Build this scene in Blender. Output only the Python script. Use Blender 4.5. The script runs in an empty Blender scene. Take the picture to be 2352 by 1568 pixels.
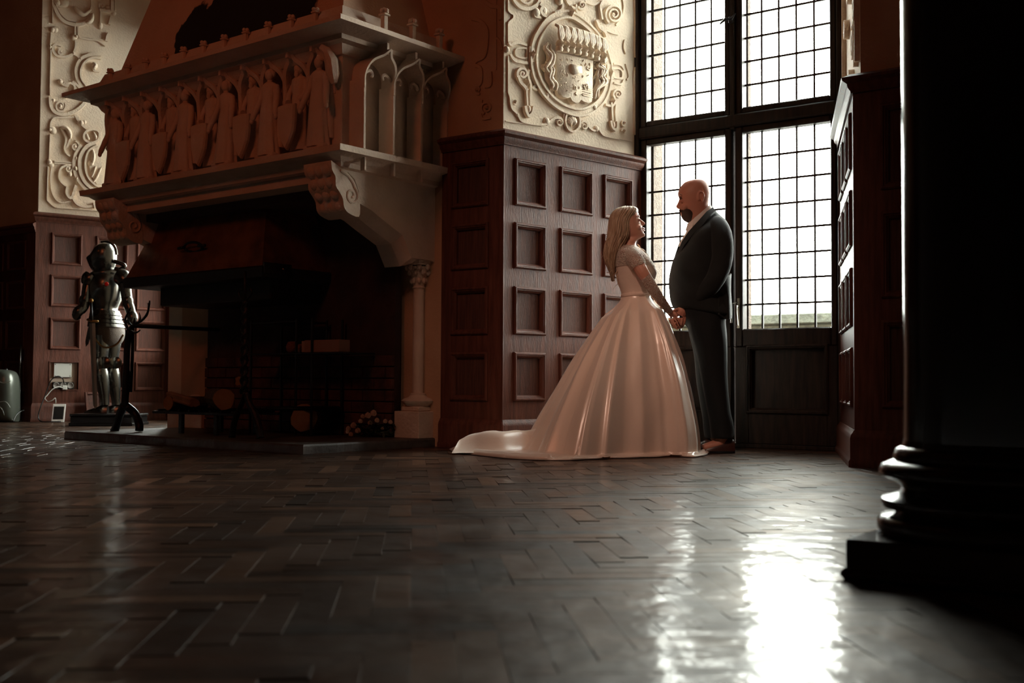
import bpy, math, random
import numpy as np
from math import sin, cos, pi, radians, sqrt, atan2, hypot, exp
from mathutils import Vector, Matrix, noise
random.seed(7)
SC = bpy.context.scene
COL = SC.collection

# ------------------------------------------------------------------ camera
FPX = 2600.0; PITCH = radians(2.07); ROLL = radians(.3); CAMZ = .46
cam = bpy.data.cameras.new('camera'); camo = bpy.data.objects.new('camera', cam); COL.objects.link(camo)
cam.sensor_width = 36; cam.lens = FPX / 2352 * 36; cam.clip_start = .05; cam.clip_end = 300
camo.matrix_world = Matrix.Translation((0, 0, CAMZ)) @ Matrix.Rotation(pi/2 + PITCH, 4, 'X') @ Matrix.Rotation(ROLL, 4, 'Z')
cam.dof.use_dof = True; cam.dof.focus_distance = 7.9; cam.dof.aperture_fstop = 3.4
SC.camera = camo

# ------------------------------------------------------------------ world (bright overcast sky) and lights
wd = bpy.data.worlds.new('sky'); SC.world = wd; wd.use_nodes = True
nt = wd.node_tree; bg = nt.nodes['Background']
tc = nt.nodes.new('ShaderNodeTexCoord'); sp = nt.nodes.new('ShaderNodeSeparateXYZ')
rp = nt.nodes.new('ShaderNodeValToRGB')
nt.links.new(tc.outputs['Generated'], sp.inputs[0]); nt.links.new(sp.outputs['Z'], rp.inputs[0])
rp.color_ramp.elements[0].color = (.98, .99, .93, 1); rp.color_ramp.elements[1].color = (.93, .98, .93, 1)
nt.links.new(rp.outputs[0], bg.inputs['Color']); bg.inputs['Strength'].default_value = 21.0
SC.view_settings.view_transform = 'Standard'; SC.view_settings.look = 'None'
SC.view_settings.exposure = 0.5; SC.view_settings.gamma = 1.0; SC.view_settings.use_curve_mapping = False
SC.cycles.use_denoising = True
SC.cycles.max_bounces = 10; SC.cycles.transparent_max_bounces = 12
SC.cycles.sample_clamp_indirect = 6.0
SC.cycles.caustics_reflective = False; SC.cycles.caustics_refractive = False

def area_light(name, loc, target, size, size_y, power, color, portal=False):
    l = bpy.data.lights.new(name, 'AREA'); l.shape = 'RECTANGLE'; l.size = size; l.size_y = size_y
    l.energy = power; l.color = color
    if portal: l.cycles.is_portal = True
    o = bpy.data.objects.new(name, l); COL.objects.link(o)
    o.location = loc
    o.rotation_euler = (Vector(target) - Vector(loc)).to_track_quat('-Z', 'Y').to_euler()
    return o
# the hall's own warm chandelier, then an unseen fill lamp added for the bride
_l = area_light('chandelier_and_fill_light', (-3.6, 2.6, 4.9), (-2.6, 9.0, 3.7), 1.2, 1.2, 14.5, (1, .24, .10)); _l.data.spread = radians(130)
_l = area_light('chandelier_and_fill_light', (-.9, 2.2, 4.9), (0.75, 7.3, .75),   .5, .5, 2.6, (1, .62, .46)); _l.data.spread = radians(32)  # narrow fill lamp, added to brighten the bride's gown; no chandelier hangs here

# ------------------------------------------------------------------ projection helpers (pixel of the photo -> real place)
_cr, _sr, _cp, _sp = cos(ROLL), sin(ROLL), cos(PITCH), sin(PITCH)
def ray(px, py):
    X = px - 1176; Y = py - 784
    x = (X*_cr + Y*_sr) / FPX; y = -(-X*_sr + Y*_cr) / FPX
    return Vector((x, _cp - y*_sp, _sp + y*_cp))
def at(px, py, Y):                       # point at depth Y (metres along +Y)
    r = ray(px, py); return r * (Y / r.y) + Vector((0, 0, CAMZ))
def ground(px, py, z=0.0):
    r = ray(px, py); return r * ((z - CAMZ) / r.z) + Vector((0, 0, CAMZ))
class Frame:                             # vertical plane: u along, w out towards the viewer's side, z up
    def __init__(s, O, d, flip=1):
        s.O = Vector((O[0], O[1], 0)); s.d = Vector((d[0], d[1], 0)).normalized()
        s.n = Vector((s.d.y, -s.d.x, 0)) * flip
    def pt(s, u, w, z): return s.O + s.d*u + s.n*w + Vector((0, 0, z))
    def __call__(s, v): return s.pt(v[0], v[1], v[2])
    def uz(s, px, py, w=0.0):
        r = ray(px, py); o = Vector((0, 0, CAMZ))
        t = ((s.O + s.n*w) - o).dot(s.n) / r.dot(s.n)
        p = o + r*t; q = p - s.O
        return q.dot(s.d), p.z

# ------------------------------------------------------------------ mesh builder
class MB:
    def __init__(s, xf=None): s.v = []; s.f = []; s.xf = xf
    def add(s, vs, fs, xf=None):
        b = len(s.v); xf = xf or s.xf
        for v in vs: s.v.append(tuple(xf(v)) if xf else tuple(v))
        for f in fs: s.f.append([i + b for i in f])
    def box(s, x0, x1, y0, y1, z0, z1, bev=0.0, xf=None):
        if bev <= 0:
            vs = [(x, y, z) for x in (x0, x1) for y in (y0, y1) for z in (z0, z1)]
            fs = [(0,1,3,2), (4,6,7,5), (0,4,5,1), (2,3,7,6), (0,2,6,4), (1,5,7,3)]
            s.add(vs, fs, xf); return
        vs = []; idx = {}
        for i, x in enumerate((x0, x1)):
            for j, y in enumerate((y0, y1)):
                for k, z in enumerate((z0, z1)):
                    sx, sy, sz = (1, -1)[i]*bev, (1, -1)[j]*bev, (1, -1)[k]*bev
                    for a, p in enumerate(((x, y+sy, z+sz), (x+sx, y, z+sz), (x+sx, y+sy, z))):
                        idx[i, j, k, a] = len(vs); vs.append(p)
        I = idx; fs = []
        for i in (0, 1): fs.append([I[i,0,0,0], I[i,1,0,0], I[i,1,1,0], I[i,0,1,0]])
        for j in (0, 1): fs.append([I[0,j,0,1], I[1,j,0,1], I[1,j,1,1], I[0,j,1,1]])
        for k in (0, 1): fs.append([I[0,0,k,2], I[1,0,k,2], I[1,1,k,2], I[0,1,k,2]])
        for i in (0, 1):
            for j in (0, 1): fs.append([I[i,j,0,0], I[i,j,1,0], I[i,j,1,1], I[i,j,0,1]])
            for k in (0, 1): fs.append([I[i,0,k,0], I[i,1,k,0], I[i,1,k,2], I[i,0,k,2]])
        for j in (0, 1):
            for k in (0, 1): fs.append([I[0,j,k,1], I[1,j,k,1], I[1,j,k,2], I[0,j,k,2]])
        for i in (0, 1):
            for j in (0, 1):
                for k in (0, 1): fs.append([I[i,j,k,0], I[i,j,k,1], I[i,j,k,2]])
        s.add(vs, fs, xf)
    def prism(s, poly, w0, w1, xf=None):         # poly in (u,z), extruded along w
        n = len(poly)
        vs = [(u, w0, z) for u, z in poly] + [(u, w1, z) for u, z in poly]
        fs = [list(range(n)), list(range(2*n-1, n-1, -1))] + [[i, (i+1) % n, n+(i+1) % n, n+i] for i in range(n)]
        s.add(vs, fs, xf)
    def loft(s, rings, caps=True, closed=True, xf=None):
        m = len(rings[0]); vs = [p for r in rings for p in r]; fs = []
        for i in range(len(rings)-1):
            for j in range(m if closed else m-1):
                k = (j+1) % m
                fs.append([i*m+j, i*m+k, (i+1)*m+k, (i+1)*m+j])
        if caps:
            fs.append(list(range(m))[::-1]); fs.append([(len(rings)-1)*m + j for j in range(m)])
        s.add(vs, fs, xf)
    def lathe(s, prof, c=(0, 0, 0), n=24, xf=None, a0=0.0, sy=1.0):
        rings = [[(c[0]+r*cos(a0+2*pi*j/n), c[1]+sy*r*sin(a0+2*pi*j/n), c[2]+z) for j in range(n)] for r, z in prof]
        s.loft(rings, xf=xf)
    def tube(s, pts, rad, n=8, xf=None, flat=1.0):
        pts = [Vector(p) for p in pts]; m = len(pts)
        if not isinstance(rad, (list, tuple)): rad = [rad]*m
        rings = []; up = None
        for i, p in enumerate(pts):
            t = (pts[min(i+1, m-1)] - pts[max(i-1, 0)])
            if t.length < 1e-9: t = Vector((0, 0, 1))
            t.normalize()
            if up is None: up = Vector((0, 0, 1)) if abs(t.z) < .9 else Vector((0, 1, 0))
            sx = t.cross(up)
            if sx.length < 1e-6: sx = t.orthogonal()
            sx.normalize(); u2 = sx.cross(t).normalized(); up = u2
            rings.append([p + (sx*cos(2*pi*j/n) + u2*sin(2*pi*j/n)*flat)*rad[i] for j in range(n)])
        s.loft(rings, xf=xf)
    def ball(s, c, rx, ry=None, rz=None, n=12, m=8, xf=None):
        ry = ry or rx; rz = rz or rx
        rings = []
        for i in range(m+1):
            a = -pi/2 + pi*(i if 0 < i < m else (i + (.02 if i == 0 else -.02)))/m
            rings.append([(c[0]+rx*cos(a)*cos(2*pi*j/n), c[1]+ry*cos(a)*sin(2*pi*j/n), c[2]+rz*sin(a)) for j in range(n)])
        s.loft(rings, xf=xf)
    def strap(s, pts, wid, h, xf=None, base=0.0, close=False, crown=.0):      # raised band on a wall; pts (u,z)
        m = len(pts); rings = []
        for i in range(m):
            if close: a, b = pts[(i-1) % m], pts[(i+1) % m]
            else: a, b = pts[max(i-1, 0)], pts[min(i+1, m-1)]
            tu, tz = b[0]-a[0], b[1]-a[1]; l = hypot(tu, tz) or 1
            nu, nz = -tz/l, tu/l; u, z = pts[i]
            w = wid[i] if isinstance(wid, (list, tuple)) else wid
            prof = ((-.5, 0), (-.42, 1), (-.2, 1+crown), (.2, 1+crown), (.42, 1), (.5, 0))
            rings.append([(u+nu*w*k, base+h*hh, z+nz*w*k) for k, hh in prof])
        if close: rings.append(rings[0])
        s.loft(rings, caps=not close, closed=False, xf=xf)
    def mesh(s, name):
        me = bpy.data.meshes.new(name); me.from_pydata(s.v, [], s.f); me.update(); return me

def catmull(pts, k=6, close=False):
    n = len(pts); out = []
    P = [tuple(p) for p in pts]
    rng = range(n) if close else range(n-1)
    for i in rng:
        p0 = P[(i-1) % n] if (close or i > 0) else P[i]
        p1 = P[i]; p2 = P[(i+1) % n]
        p3 = P[(i+2) % n] if (close or i+2 < n) else p2
        for j in range(k):
            t = j/k
            out.append(tuple(.5*((2*b) + (c-a)*t + (2*a-5*b+4*c-d)*t*t + (-a+3*b-3*c+d)*t**3) for a, b, c, d in zip(p0, p1, p2, p3)))
    if not close: out.append(P[-1])
    return out

def fix_normals(me):
    import bmesh
    bm = bmesh.new(); bm.from_mesh(me); bmesh.ops.recalc_face_normals(bm, faces=bm.faces); bm.to_mesh(me); bm.free()

def obj(name, mb, mat, parent=None, smooth=False, angle=None, **props):
    me = mb if isinstance(mb, bpy.types.Mesh) else mb.mesh(name)
    if not isinstance(mb, bpy.types.Mesh): fix_normals(me)
    if mat: me.materials.clear(); me.materials.append(mat)
    if smooth:
        me.polygons.foreach_set('use_smooth', [True]*len(me.polygons))
        if angle: me.set_sharp_from_angle(angle=radians(angle))
    o = bpy.data.objects.new(name, me); COL.objects.link(o)
    if parent is not None:
        o.parent = parent; o.matrix_parent_inverse = world_of(parent).inverted()
    for k, v in props.items(): o[k] = v
    return o
def world_of(o):
    m = Matrix.Translation(o.location) @ o.rotation_euler.to_matrix().to_4x4()
    return (world_of(o.parent) @ o.matrix_parent_inverse @ m) if o.parent else m
def thing(name, label, cat, loc=(0, 0, 0), group=None, rz=0.0):
    o = bpy.data.objects.new(name, None); COL.objects.link(o); o.location = Vector(loc); o.rotation_euler = (0, 0, rz)
    o.empty_display_size = .1; o['label'] = label; o['category'] = cat
    if group: o['group'] = group
    return o
def tag(o, label, cat, group=None):
    o['label'] = label; o['category'] = cat
    if group: o['group'] = group
    return o
def struct(name, mb=None, mat=None, smooth=False, angle=None):
    if mb is None:
        o = bpy.data.objects.new(name, None); COL.objects.link(o); o.empty_display_size = .1
    else: o = obj(name, mb, mat, smooth=smooth, angle=angle)
    o['kind'] = 'structure'; return o
def voxel(mb, vox, smooth=3, fac=.5):             # fuse closed lumps into one continuous surface
    me = mb.mesh('tmp'); fix_normals(me)
    o = bpy.data.objects.new('tmp', me); COL.objects.link(o)
    m = o.modifiers.new('r', 'REMESH'); m.mode = 'VOXEL'; m.voxel_size = vox
    if smooth:
        q = o.modifiers.new('s', 'SMOOTH'); q.iterations = smooth; q.factor = fac
    dg = bpy.context.evaluated_depsgraph_get(); dg.update()
    out = bpy.data.meshes.new_from_object(o.evaluated_get(dg))
    bpy.data.objects.remove(o); return out

# ------------------------------------------------------------------ materials
def mat(name, color, rough=.6, metal=0.0, spec=.5, noise_scale=None, color2=None, bump=0.0, bump_scale=None,
        coat=0.0, stretch=None, sheen=0.0, detail=6, coatrough=.1, rvar=0.0, attr=None):
    m = bpy.data.materials.new(name); m.use_nodes = True; n = m.node_tree; L = n.links
    b = n.nodes['Principled BSDF']
    b.inputs['Base Color'].default_value = (*color, 1); b.inputs['Roughness'].default_value = rough
    b.inputs['Metallic'].default_value = metal; b.inputs['Specular IOR Level'].default_value = spec
    b.inputs['Coat Weight'].default_value = coat; b.inputs['Coat Roughness'].default_value = coatrough
    b.inputs['Sheen Weight'].default_value = sheen
    t = n.nodes.new('ShaderNodeTexCoord'); mp = n.nodes.new('ShaderNodeMapping')
    L.new(t.outputs['Object'], mp.inputs[0])
    if stretch: mp.inputs['Scale'].default_value = stretch
    if color2 is not None:
        nz = n.nodes.new('ShaderNodeTexNoise'); nz.inputs['Scale'].default_value = noise_scale or 4
        nz.inputs['Detail'].default_value = detail; L.new(mp.outputs[0], nz.inputs['Vector'])
        r = n.nodes.new('ShaderNodeValToRGB'); r.color_ramp.elements[0].position = .35; r.color_ramp.elements[1].position = .68
        r.color_ramp.elements[0].color = (*color, 1); r.color_ramp.elements[1].color = (*color2, 1)
        L.new(nz.outputs['Fac'], r.inputs[0]); L.new(r.outputs[0], b.inputs['Base Color'])
        if rvar:
            mr = n.nodes.new('ShaderNodeMapRange'); mr.inputs['To Min'].default_value = max(.02, rough-rvar); mr.inputs['To Max'].default_value = rough+rvar
            L.new(nz.outputs['Fac'], mr.inputs[0]); L.new(mr.outputs[0], b.inputs['Roughness'])
    if bump:
        nb = n.nodes.new('ShaderNodeTexNoise'); nb.inputs['Scale'].default_value = bump_scale or 40
        nb.inputs['Detail'].default_value = 5; L.new(mp.outputs[0], nb.inputs['Vector'])
        bp = n.nodes.new('ShaderNodeBump'); bp.inputs['Strength'].default_value = bump; bp.inputs['Distance'].default_value = .02
        L.new(nb.outputs['Fac'], bp.inputs['Height']); L.new(bp.outputs[0], b.inputs['Normal'])
    return m
M_PLASTER = mat('cream_plaster', (.74, .60, .46), .85, noise_scale=3, color2=(.80, .67, .52), bump=.25, bump_scale=60)
M_PLASTER_SHADED = mat('shaded_plaster', (.46, .27, .16), .9, noise_scale=2, color2=(.55, .34, .21), bump=.2, bump_scale=50)  # cream plaster again, with the dim walls' reddish shade put into its colour
M_WOOD = mat('panel_wood', (.070, .021, .012), .5, spec=.2, noise_scale=6, color2=(.125, .04, .024), bump=.25, bump_scale=30, stretch=(6, 6, .6), rvar=.08)
M_WOOD_PANEL = mat('panel_field_wood', (.060, .022, .014), .55, spec=.2, noise_scale=9, color2=(.105, .038, .025), bump=.35, bump_scale=40, stretch=(9, 9, .5), rvar=.08)
M_DARKWOOD = mat('dark_window_wood', (.010, .006, .005), .5, spec=.2, noise_scale=6, color2=(.03, .018, .012), bump=.15, bump_scale=30, stretch=(6, 6, .6))
M_LEAD = mat('lead_came', (.03, .03, .03), .45, metal=.6)
M_STONE = mat('fireplace_stone', (.62, .47, .36), .88, noise_scale=5, color2=(.70, .54, .42), bump=.3, bump_scale=45)
M_SLAB = mat('hearth_slab_stone', (.06, .05, .045), .5, noise_scale=8, color2=(.11, .09, .08), bump=.4, bump_scale=25)
M_SOOT = mat('sooty_brick', (.03, .016, .013), .9, noise_scale=5, color2=(.06, .025, .02), bump=.5, bump_scale=20)
M_IRON = mat('wrought_iron', (.03, .03, .032), .42, metal=.8, bump=.3, bump_scale=60)
M_STEEL = mat('armour_steel', (.14, .135, .125), .26, metal=1.0, noise_scale=14, color2=(.12, .115, .10), rvar=.06, bump=.05, bump_scale=30)
M_BRASS = mat('aged_brass', (.28, .15, .05), .35, metal=1.0)
M_WHITE = mat('white_plastic', (.55, .55, .5), .4)
M_BLACK = mat('black_lacquer', (.012, .012, .012), .25)
M_COLUMN = mat('column_polished_wood', (.014, .006, .004), .20, spec=.12, noise_scale=3, color2=(.024, .010, .006), coat=.12, coatrough=.1)
# ------------------------------------------------------------------ layout of the hall
def vang(a): a = radians(a); return Vector((sin(a), cos(a), 0))
WD = vang(125.5)                                   # run of the main wall, left to right
C1 = ground(1152, 1032); MAIN = Frame(C1, WD)       # right of the chimney; u<0 to the left
WIN = Frame(ground(1930, 1036), WD)                 # window wall of the right alcove
uC2 = WIN.uz(1462, 900)[0]; C2 = WIN.pt(uC2, 0, 0)
JR = Frame(C1, C2 - C1); JRL = (C2 - C1).length     # left jamb of the right alcove (lit panels)
uP = MAIN.uz(1981, 900)[0]; PC = MAIN.pt(uP, 0, 0)
uC4 = WIN.uz(1945, 800)[0]; C4 = WIN.pt(uC4, 0, 0)
JQ = Frame(PC, C4 - PC, -1); JQL = (C4 - PC).length # right jamb (seen edge on)
C3 = ground(78, 968); LEFTW = Frame(C3, WD)
JL = Frame(C3, vang(53)); JLL = 1.46                # jamb of the far left alcove
J4 = JL.pt(JLL, 0, 0); WIN2 = Frame(J4, WD); W2L = 2.0; J5 = WIN2.pt(W2L, 0, 0)
uM = -3.42; ME = MAIN.pt(uM, 0, 0)
MJ = Frame(ME, J5 - ME); MJL = (J5 - ME).length
CEIL = 5.2
ZC = 2.2                                            # top of wainscot cornice

# ---- floor: sub-floor plus herringbone blocks
LE = LEFTW.pt(-4.55, 0, 0); PE = MAIN.pt(uP+3.25, 0, 0)
ROOM = [(-9, -7), (4.6, -7), (4.6, PE.y)] + [(p.x, p.y) for p in (PE, PC, C4, C2, C1, ME, J5, J4, C3, LE)] + [(-9, LE.y)]
def slab(z0, z1):
    b = MB(); n = len(ROOM); b.add([(x, y, z0) for x, y in ROOM] + [(x, y, z1) for x, y in ROOM],
        [list(range(n)), list(range(n, 2*n))] + [[i, (i+1) % n, n+(i+1) % n, n+i] for i in range(n)]); return b
fb = slab(-.13, -.006)
M_SUB = mat('subfloor', (.012, .008, .006), .8)
floor = struct('floor', fb, M_SUB)
def floor_mat():
    m = bpy.data.materials.new('parquet_oak'); m.use_nodes = True; n = m.node_tree; L = n.links
    b = n.nodes['Principled BSDF']; b.inputs['Specular IOR Level'].default_value = .07; b.inputs['Coat Weight'].default_value = .36; b.inputs['Coat Roughness'].default_value = .15; b.inputs['Coat IOR'].default_value = 1.45; b.inputs['Coat Tint'].default_value = (1, .86, .72, 1)
    at_ = n.nodes.new('ShaderNodeAttribute'); at_.attribute_name = 'tone'
    r = n.nodes.new('ShaderNodeValToRGB'); e = r.color_ramp.elements
    e[0].color = (.028, .017, .012, 1); e[1].color = (.16, .092, .062, 1); x = e.new(.55); x.color = (.066, .038, .027, 1)
    L.new(at_.outputs['Fac'], r.inputs[0])
    t = n.nodes.new('ShaderNodeTexCoord')
    nz = n.nodes.new('ShaderNodeTexNoise'); nz.inputs['Scale'].default_value = 5; nz.inputs['Detail'].default_value = 8
    L.new(t.outputs['Object'], nz.inputs['Vector'])
    mx = n.nodes.new('ShaderNodeMix'); mx.data_type = 'RGBA'; mx.blend_type = 'MULTIPLY'; mx.inputs[0].default_value = .5
    L.new(r.outputs[0], mx.inputs[6])
    r2 = n.nodes.new('ShaderNodeValToRGB'); r2.color_ramp.elements[0].position = .3; r2.color_ramp.elements[0].color = (.45, .38, .33, 1); r2.color_ramp.elements[1].position = .7
    L.new(nz.outputs['Fac'], r2.inputs[0]); L.new(r2.outputs[0], mx.inputs[7]); L.new(mx.outputs[2], b.inputs['Base Color'])
    n2 = n.nodes.new('ShaderNodeTexNoise'); n2.inputs['Scale'].default_value = 2.6; n2.inputs['Detail'].default_value = 9; n2.inputs['Roughness'].default_value = .65
    L.new(t.outputs['Object'], n2.inputs['Vector'])
    mr = n.nodes.new('ShaderNodeMapRange'); mr.inputs['From Min'].default_value = .35; mr.inputs['From Max'].default_value = .68
    mr.inputs['To Min'].default_value = .38; mr.inputs['To Max'].default_value = .62
    L.new(n2.outputs['Fac'], mr.inputs[0]); L.new(mr.outputs[0], b.inputs['Roughness'])
    n3 = n.nodes.new('ShaderNodeTexNoise'); n3.inputs['Scale'].default_value = 9; n3.inputs['Detail'].default_value = 3
    L.new(t.outputs['Object'], n3.inputs['Vector'])
    bp = n.nodes.new('ShaderNodeBump'); bp.inputs['Strength'].default_value = .35; bp.inputs['Distance'].default_value = .014
    L.new(n3.outputs['Fac'], bp.inputs['Height']); L.new(bp.outputs[0], b.inputs['Normal']); L.new(bp.outputs[0], b.inputs['Coat Normal'])
    mc = n.nodes.new('ShaderNodeMapRange'); mc.inputs['From Min'].default_value = .35; mc.inputs['From Max'].default_value = .65
    mc.inputs['To Min'].default_value = .07; mc.inputs['To Max'].default_value = .20; L.new(n2.outputs['Fac'], mc.inputs[0]); L.new(mc.outputs[0], b.inputs['Coat Roughness'])
    n4 = n.nodes.new('ShaderNodeTexNoise'); n4.inputs['Scale'].default_value = 7; n4.inputs['Detail'].default_value = 10; n4.inputs['Roughness'].default_value = .7
    L.new(t.outputs['Object'], n4.inputs['Vector']); ma = n.nodes.new('ShaderNodeMath'); ma.operation = 'MULTIPLY_ADD'; ma.inputs[1].default_value = .35
    L.new(at_.outputs['Fac'], ma.inputs[0]); L.new(n4.outputs['Fac'], ma.inputs[2])
    mw = n.nodes.new('ShaderNodeMapRange'); mw.inputs['From Min'].default_value = .42; mw.inputs['From Max'].default_value = .85
    mw.inputs['To Min'].default_value = .08; mw.inputs['To Max'].default_value = .46; L.new(ma.outputs[0], mw.inputs[0]); L.new(mw.outputs[0], b.inputs['Coat Weight'])
    return m
M_FLOOR = floor_mat()
def plank_mesh(u0, u1, v0, v1, A, rng):
    g = .0003; b = .0005
    tx, ty = rng.uniform(-.003, .003), rng.uniform(-.012, .012)
    cu, cv = (u0+u1)/2, (v0+v1)/2; h = rng.uniform(-.00012, .00012)
    def P(u, v, z): return (A[0][0]*u + A[1][0]*v, A[0][1]*u + A[1][1]*v, z)
    vs = []
    for (e, z) in ((g, -.008), (g, -.0006), (g+b, 0)):
        for (u, v) in ((u0+e, v0+e), (u1-e, v0+e), (u1-e, v1-e), (u0+e, v1-e)):
            vs.append(P(u, v, z + h + (0 if z < -.005 else ((u-cu)*tx + (v-cv)*ty))))
    fs = [(8, 9, 10, 11)]
    for k in (0, 4):
        for i in range(4): fs.append((k+i, k+(i+1) % 4, k+4+(i+1) % 4, k+4+i))
    return vs, fs
PW, PK = .078, 5
angF = 5.0
AX = ((cos(radians(angF)), sin(radians(angF))), (-sin(radians(angF)), cos(radians(angF))))
planks = []
PL = PW*PK
for i in range(-160, 160):
    for j in range(-40, 40):
        # classic herringbone: horizontal block then vertical block, staggered
        ox = i*PW + j*PL; oy = i*PW - j*PL
        planks.append((ox, ox+PL, oy, oy+PW)); planks.append((ox+PL, ox+PL+PW, oy-PL+PW, oy+PW))
vis = []; rng = random.Random(3)
for (u0, u1, v0, v1) in planks:
    cx = AX[0][0]*(u0+u1)/2 + AX[1][0]*(v0+v1)/2; cy = AX[0][1]*(u0+u1)/2 + AX[1][1]*(v0+v1)/2
    if cy < .6 or cy > 13.6 or abs(cx) > cy*.49 + .6 or cx > 3.6: continue
    vis.append((cy, cx, u0, u1, v0, v1))
vis.sort(key=lambda q: hypot(q[0], q[1]) if q[0] > 1.55 else 99)
rest = MB(); tones = []
for k, (cy, cx, u0, u1, v0, v1) in enumerate(vis):
    vs, fs = plank_mesh(u0, u1, v0, v1, AX, rng)
    tone = min(1, max(0, rng.gauss(.42, .21)))
    if k < 295:
        me = bpy.data.meshes.new('parquet_block'); me.from_pydata(vs, [], fs)
        a = me.attributes.new('tone', 'FLOAT', 'POINT'); a.data.foreach_set('value', [tone]*len(vs))
        o = obj('parquet_block', me, M_FLOOR, floor)
    else:
        rest.add(vs, fs); tones += [tone]*len(vs)
me = rest.mesh('parquet_field'); a = me.attributes.new('tone', 'FLOAT', 'POINT'); a.data.foreach_set('value', tones)
obj('parquet_field', me, M_FLOOR, floor)['kind'] = 'stuff'

# ---- plain walls behind and above; ceiling
def wall(name, fr, u0, u1, z0, z1, m=M_PLASTER_SHADED, th=.12):
    b = MB(fr); b.box(u0, u1, -th, 0, z0, z1); return struct(name, b, m)
cb = slab(CEIL, CEIL+.1); struct('ceiling', cb, mat('ceiling_plaster', (.16, .10, .07), .9, noise_scale=2, color2=(.2, .13, .09)))
M_ROOM = mat('room_wall', (.05, .028, .02), .8, noise_scale=2, color2=(.07, .04, .03))
for nm, (x0, x1, y0, y1) in {'wall_rear': (-12, 8, -7.1, -7), 'wall_far_left': (-9.1, -9, -7, 16), 'wall_far_right': (4.6, 4.7, -7, 4.9)}.items():
    b = MB(); b.box(x0, x1, y0, y1, 0, CEIL); struct(nm, b, M_ROOM)

w_main = wall('wall_main', MAIN, uM, 0, 0, CEIL)
w_jr = wall('wall_alcove_left', JR, 0, JRL, 0, CEIL, M_PLASTER)
w_pier = wall('wall_pier', MAIN, uP, uP+3.4, 0, CEIL)
w_jq = wall('wall_alcove_right', JQ, 0, JQL, 0, CEIL, M_PLASTER)
w_left = wall('wall_left', LEFTW, -5.0, 0, 0, CEIL)
w_jl = wall('wall_far_alcove_left', JL, 0, JLL, 0, CEIL, M_PLASTER)
w_mj = wall('wall_far_alcove_right', MJ, 0, MJL, 0, CEIL, M_PLASTER)

# ---- panelled wainscot: boards, recessed panels with mouldings, cornice and baseboard
def moulding(mb, u0, u1, z0, z1, w, prof, xf):       # picture-frame moulding around a rectangle
    rings = []
    for (du, dw) in prof:
        rings.append([(u0+du, w+dw, z0+du), (u1-du, w+dw, z0+du), (u1-du, w+dw, z1-du), (u0+du, w+dw, z1-du)])
    mb.loft(rings, caps=False, xf=xf)
MPROF = [(-.014, 0), (-.014, .010), (-.006, .018), (.002, .018), (.006, .011), (.012, .009), (.018, .0), (.024, -.006), (.026, -.018)]
CORN = [(0, 0), (.012, 0), (.014, .012), (.03, .03), (.034, .05), (.06, .066), (.064, .082), (.045, .090), (.02, .105), (.0, .105)]   # (w,z) going up
def cornice(mb, fr, u0, u1, zt, w0, prof=CORN, e0=0, e1=0, hgt=.105):
    rings = []
    for u, e in ((u0, e0), (u1, e1)):
        rings.append([(u + e*(w+w0), w0+w, zt-hgt+z) for w, z in prof])
    mb.loft(rings, caps=True, xf=fr)
BASE = [(0, 0), (.035, 0), (.035, .03), (.026, .045), (.026, .16), (.02, .18), (.012, .19), (.004, .205), (0, .205)]
T = .045                                              # wainscot stands proud of the plaster
def wainscot(wl, fr, u0, u1, cols, rows, ztop=ZC, e0=0, e1=0, skip=(), m=M_WOOD, mp=M_WOOD_PANEL):
    g = MB(fr); zb = .0; zt = ztop - .10
    us = [u0] + [x for c in cols for x in c] + [u1]
    zs = [zb] + [x for r in rows for x in r] + [zt]
    for i in range(0, len(us)-1):                     # stiles
        if i % 2 == 0: g.box(us[i]+(e0*T if i == 0 else 0), us[i+1]+(e1*T if i == len(us)-2 else 0), 0, T, zb, zt)
    for c in cols:                                    # rails
        for i in range(0, len(zs)-1, 2): g.box(c[0], c[1], 0, T, zs[i], zs[i+1])
    w = obj('wainscot', g, m, wl)
    for ci, c in enumerate(cols):
        for ri, r in enumerate(rows):
            if (ci, ri) in skip: continue
            p = MB(fr); p.box(c[0], c[1], 0, T-.024, r[0], r[1])
            pn = obj('panel', p, mp, wl)
            q = MB(fr); moulding(q, c[0], c[1], r[0], r[1], T, MPROF, None)
            obj('panel_moulding', q, m, pn, smooth=True, angle=35)
    cg = MB(); cornice(cg, fr, u0-(0 if e0 == 0 else 0), u1, ztop, T, e0=e0, e1=e1); obj('cornice', cg, m, wl, smooth=True, angle=40)
    bg_ = MB(); cornice(bg_, fr, u0, u1, .205, T, BASE, e0, e1, .205); obj('baseboard', bg_, m, wl, smooth=True, angle=40)
ROWS = [(.345, .655), (.805, 1.11), (1.263, 1.555), (1.70, 2.0)]
def ucol(fr, a, b, py, w=T): return (fr.uz(a, py, w)[0], fr.uz(b, py, w)[0])
colsR = [ucol(JR, 1184, 1249, 560), ucol(JR, 1288, 1356, 560), ucol(JR, 1388, 1448, 560)]
wainscot(w_jr, JR, 0, JRL, colsR, ROWS, e0=-.86)
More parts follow.
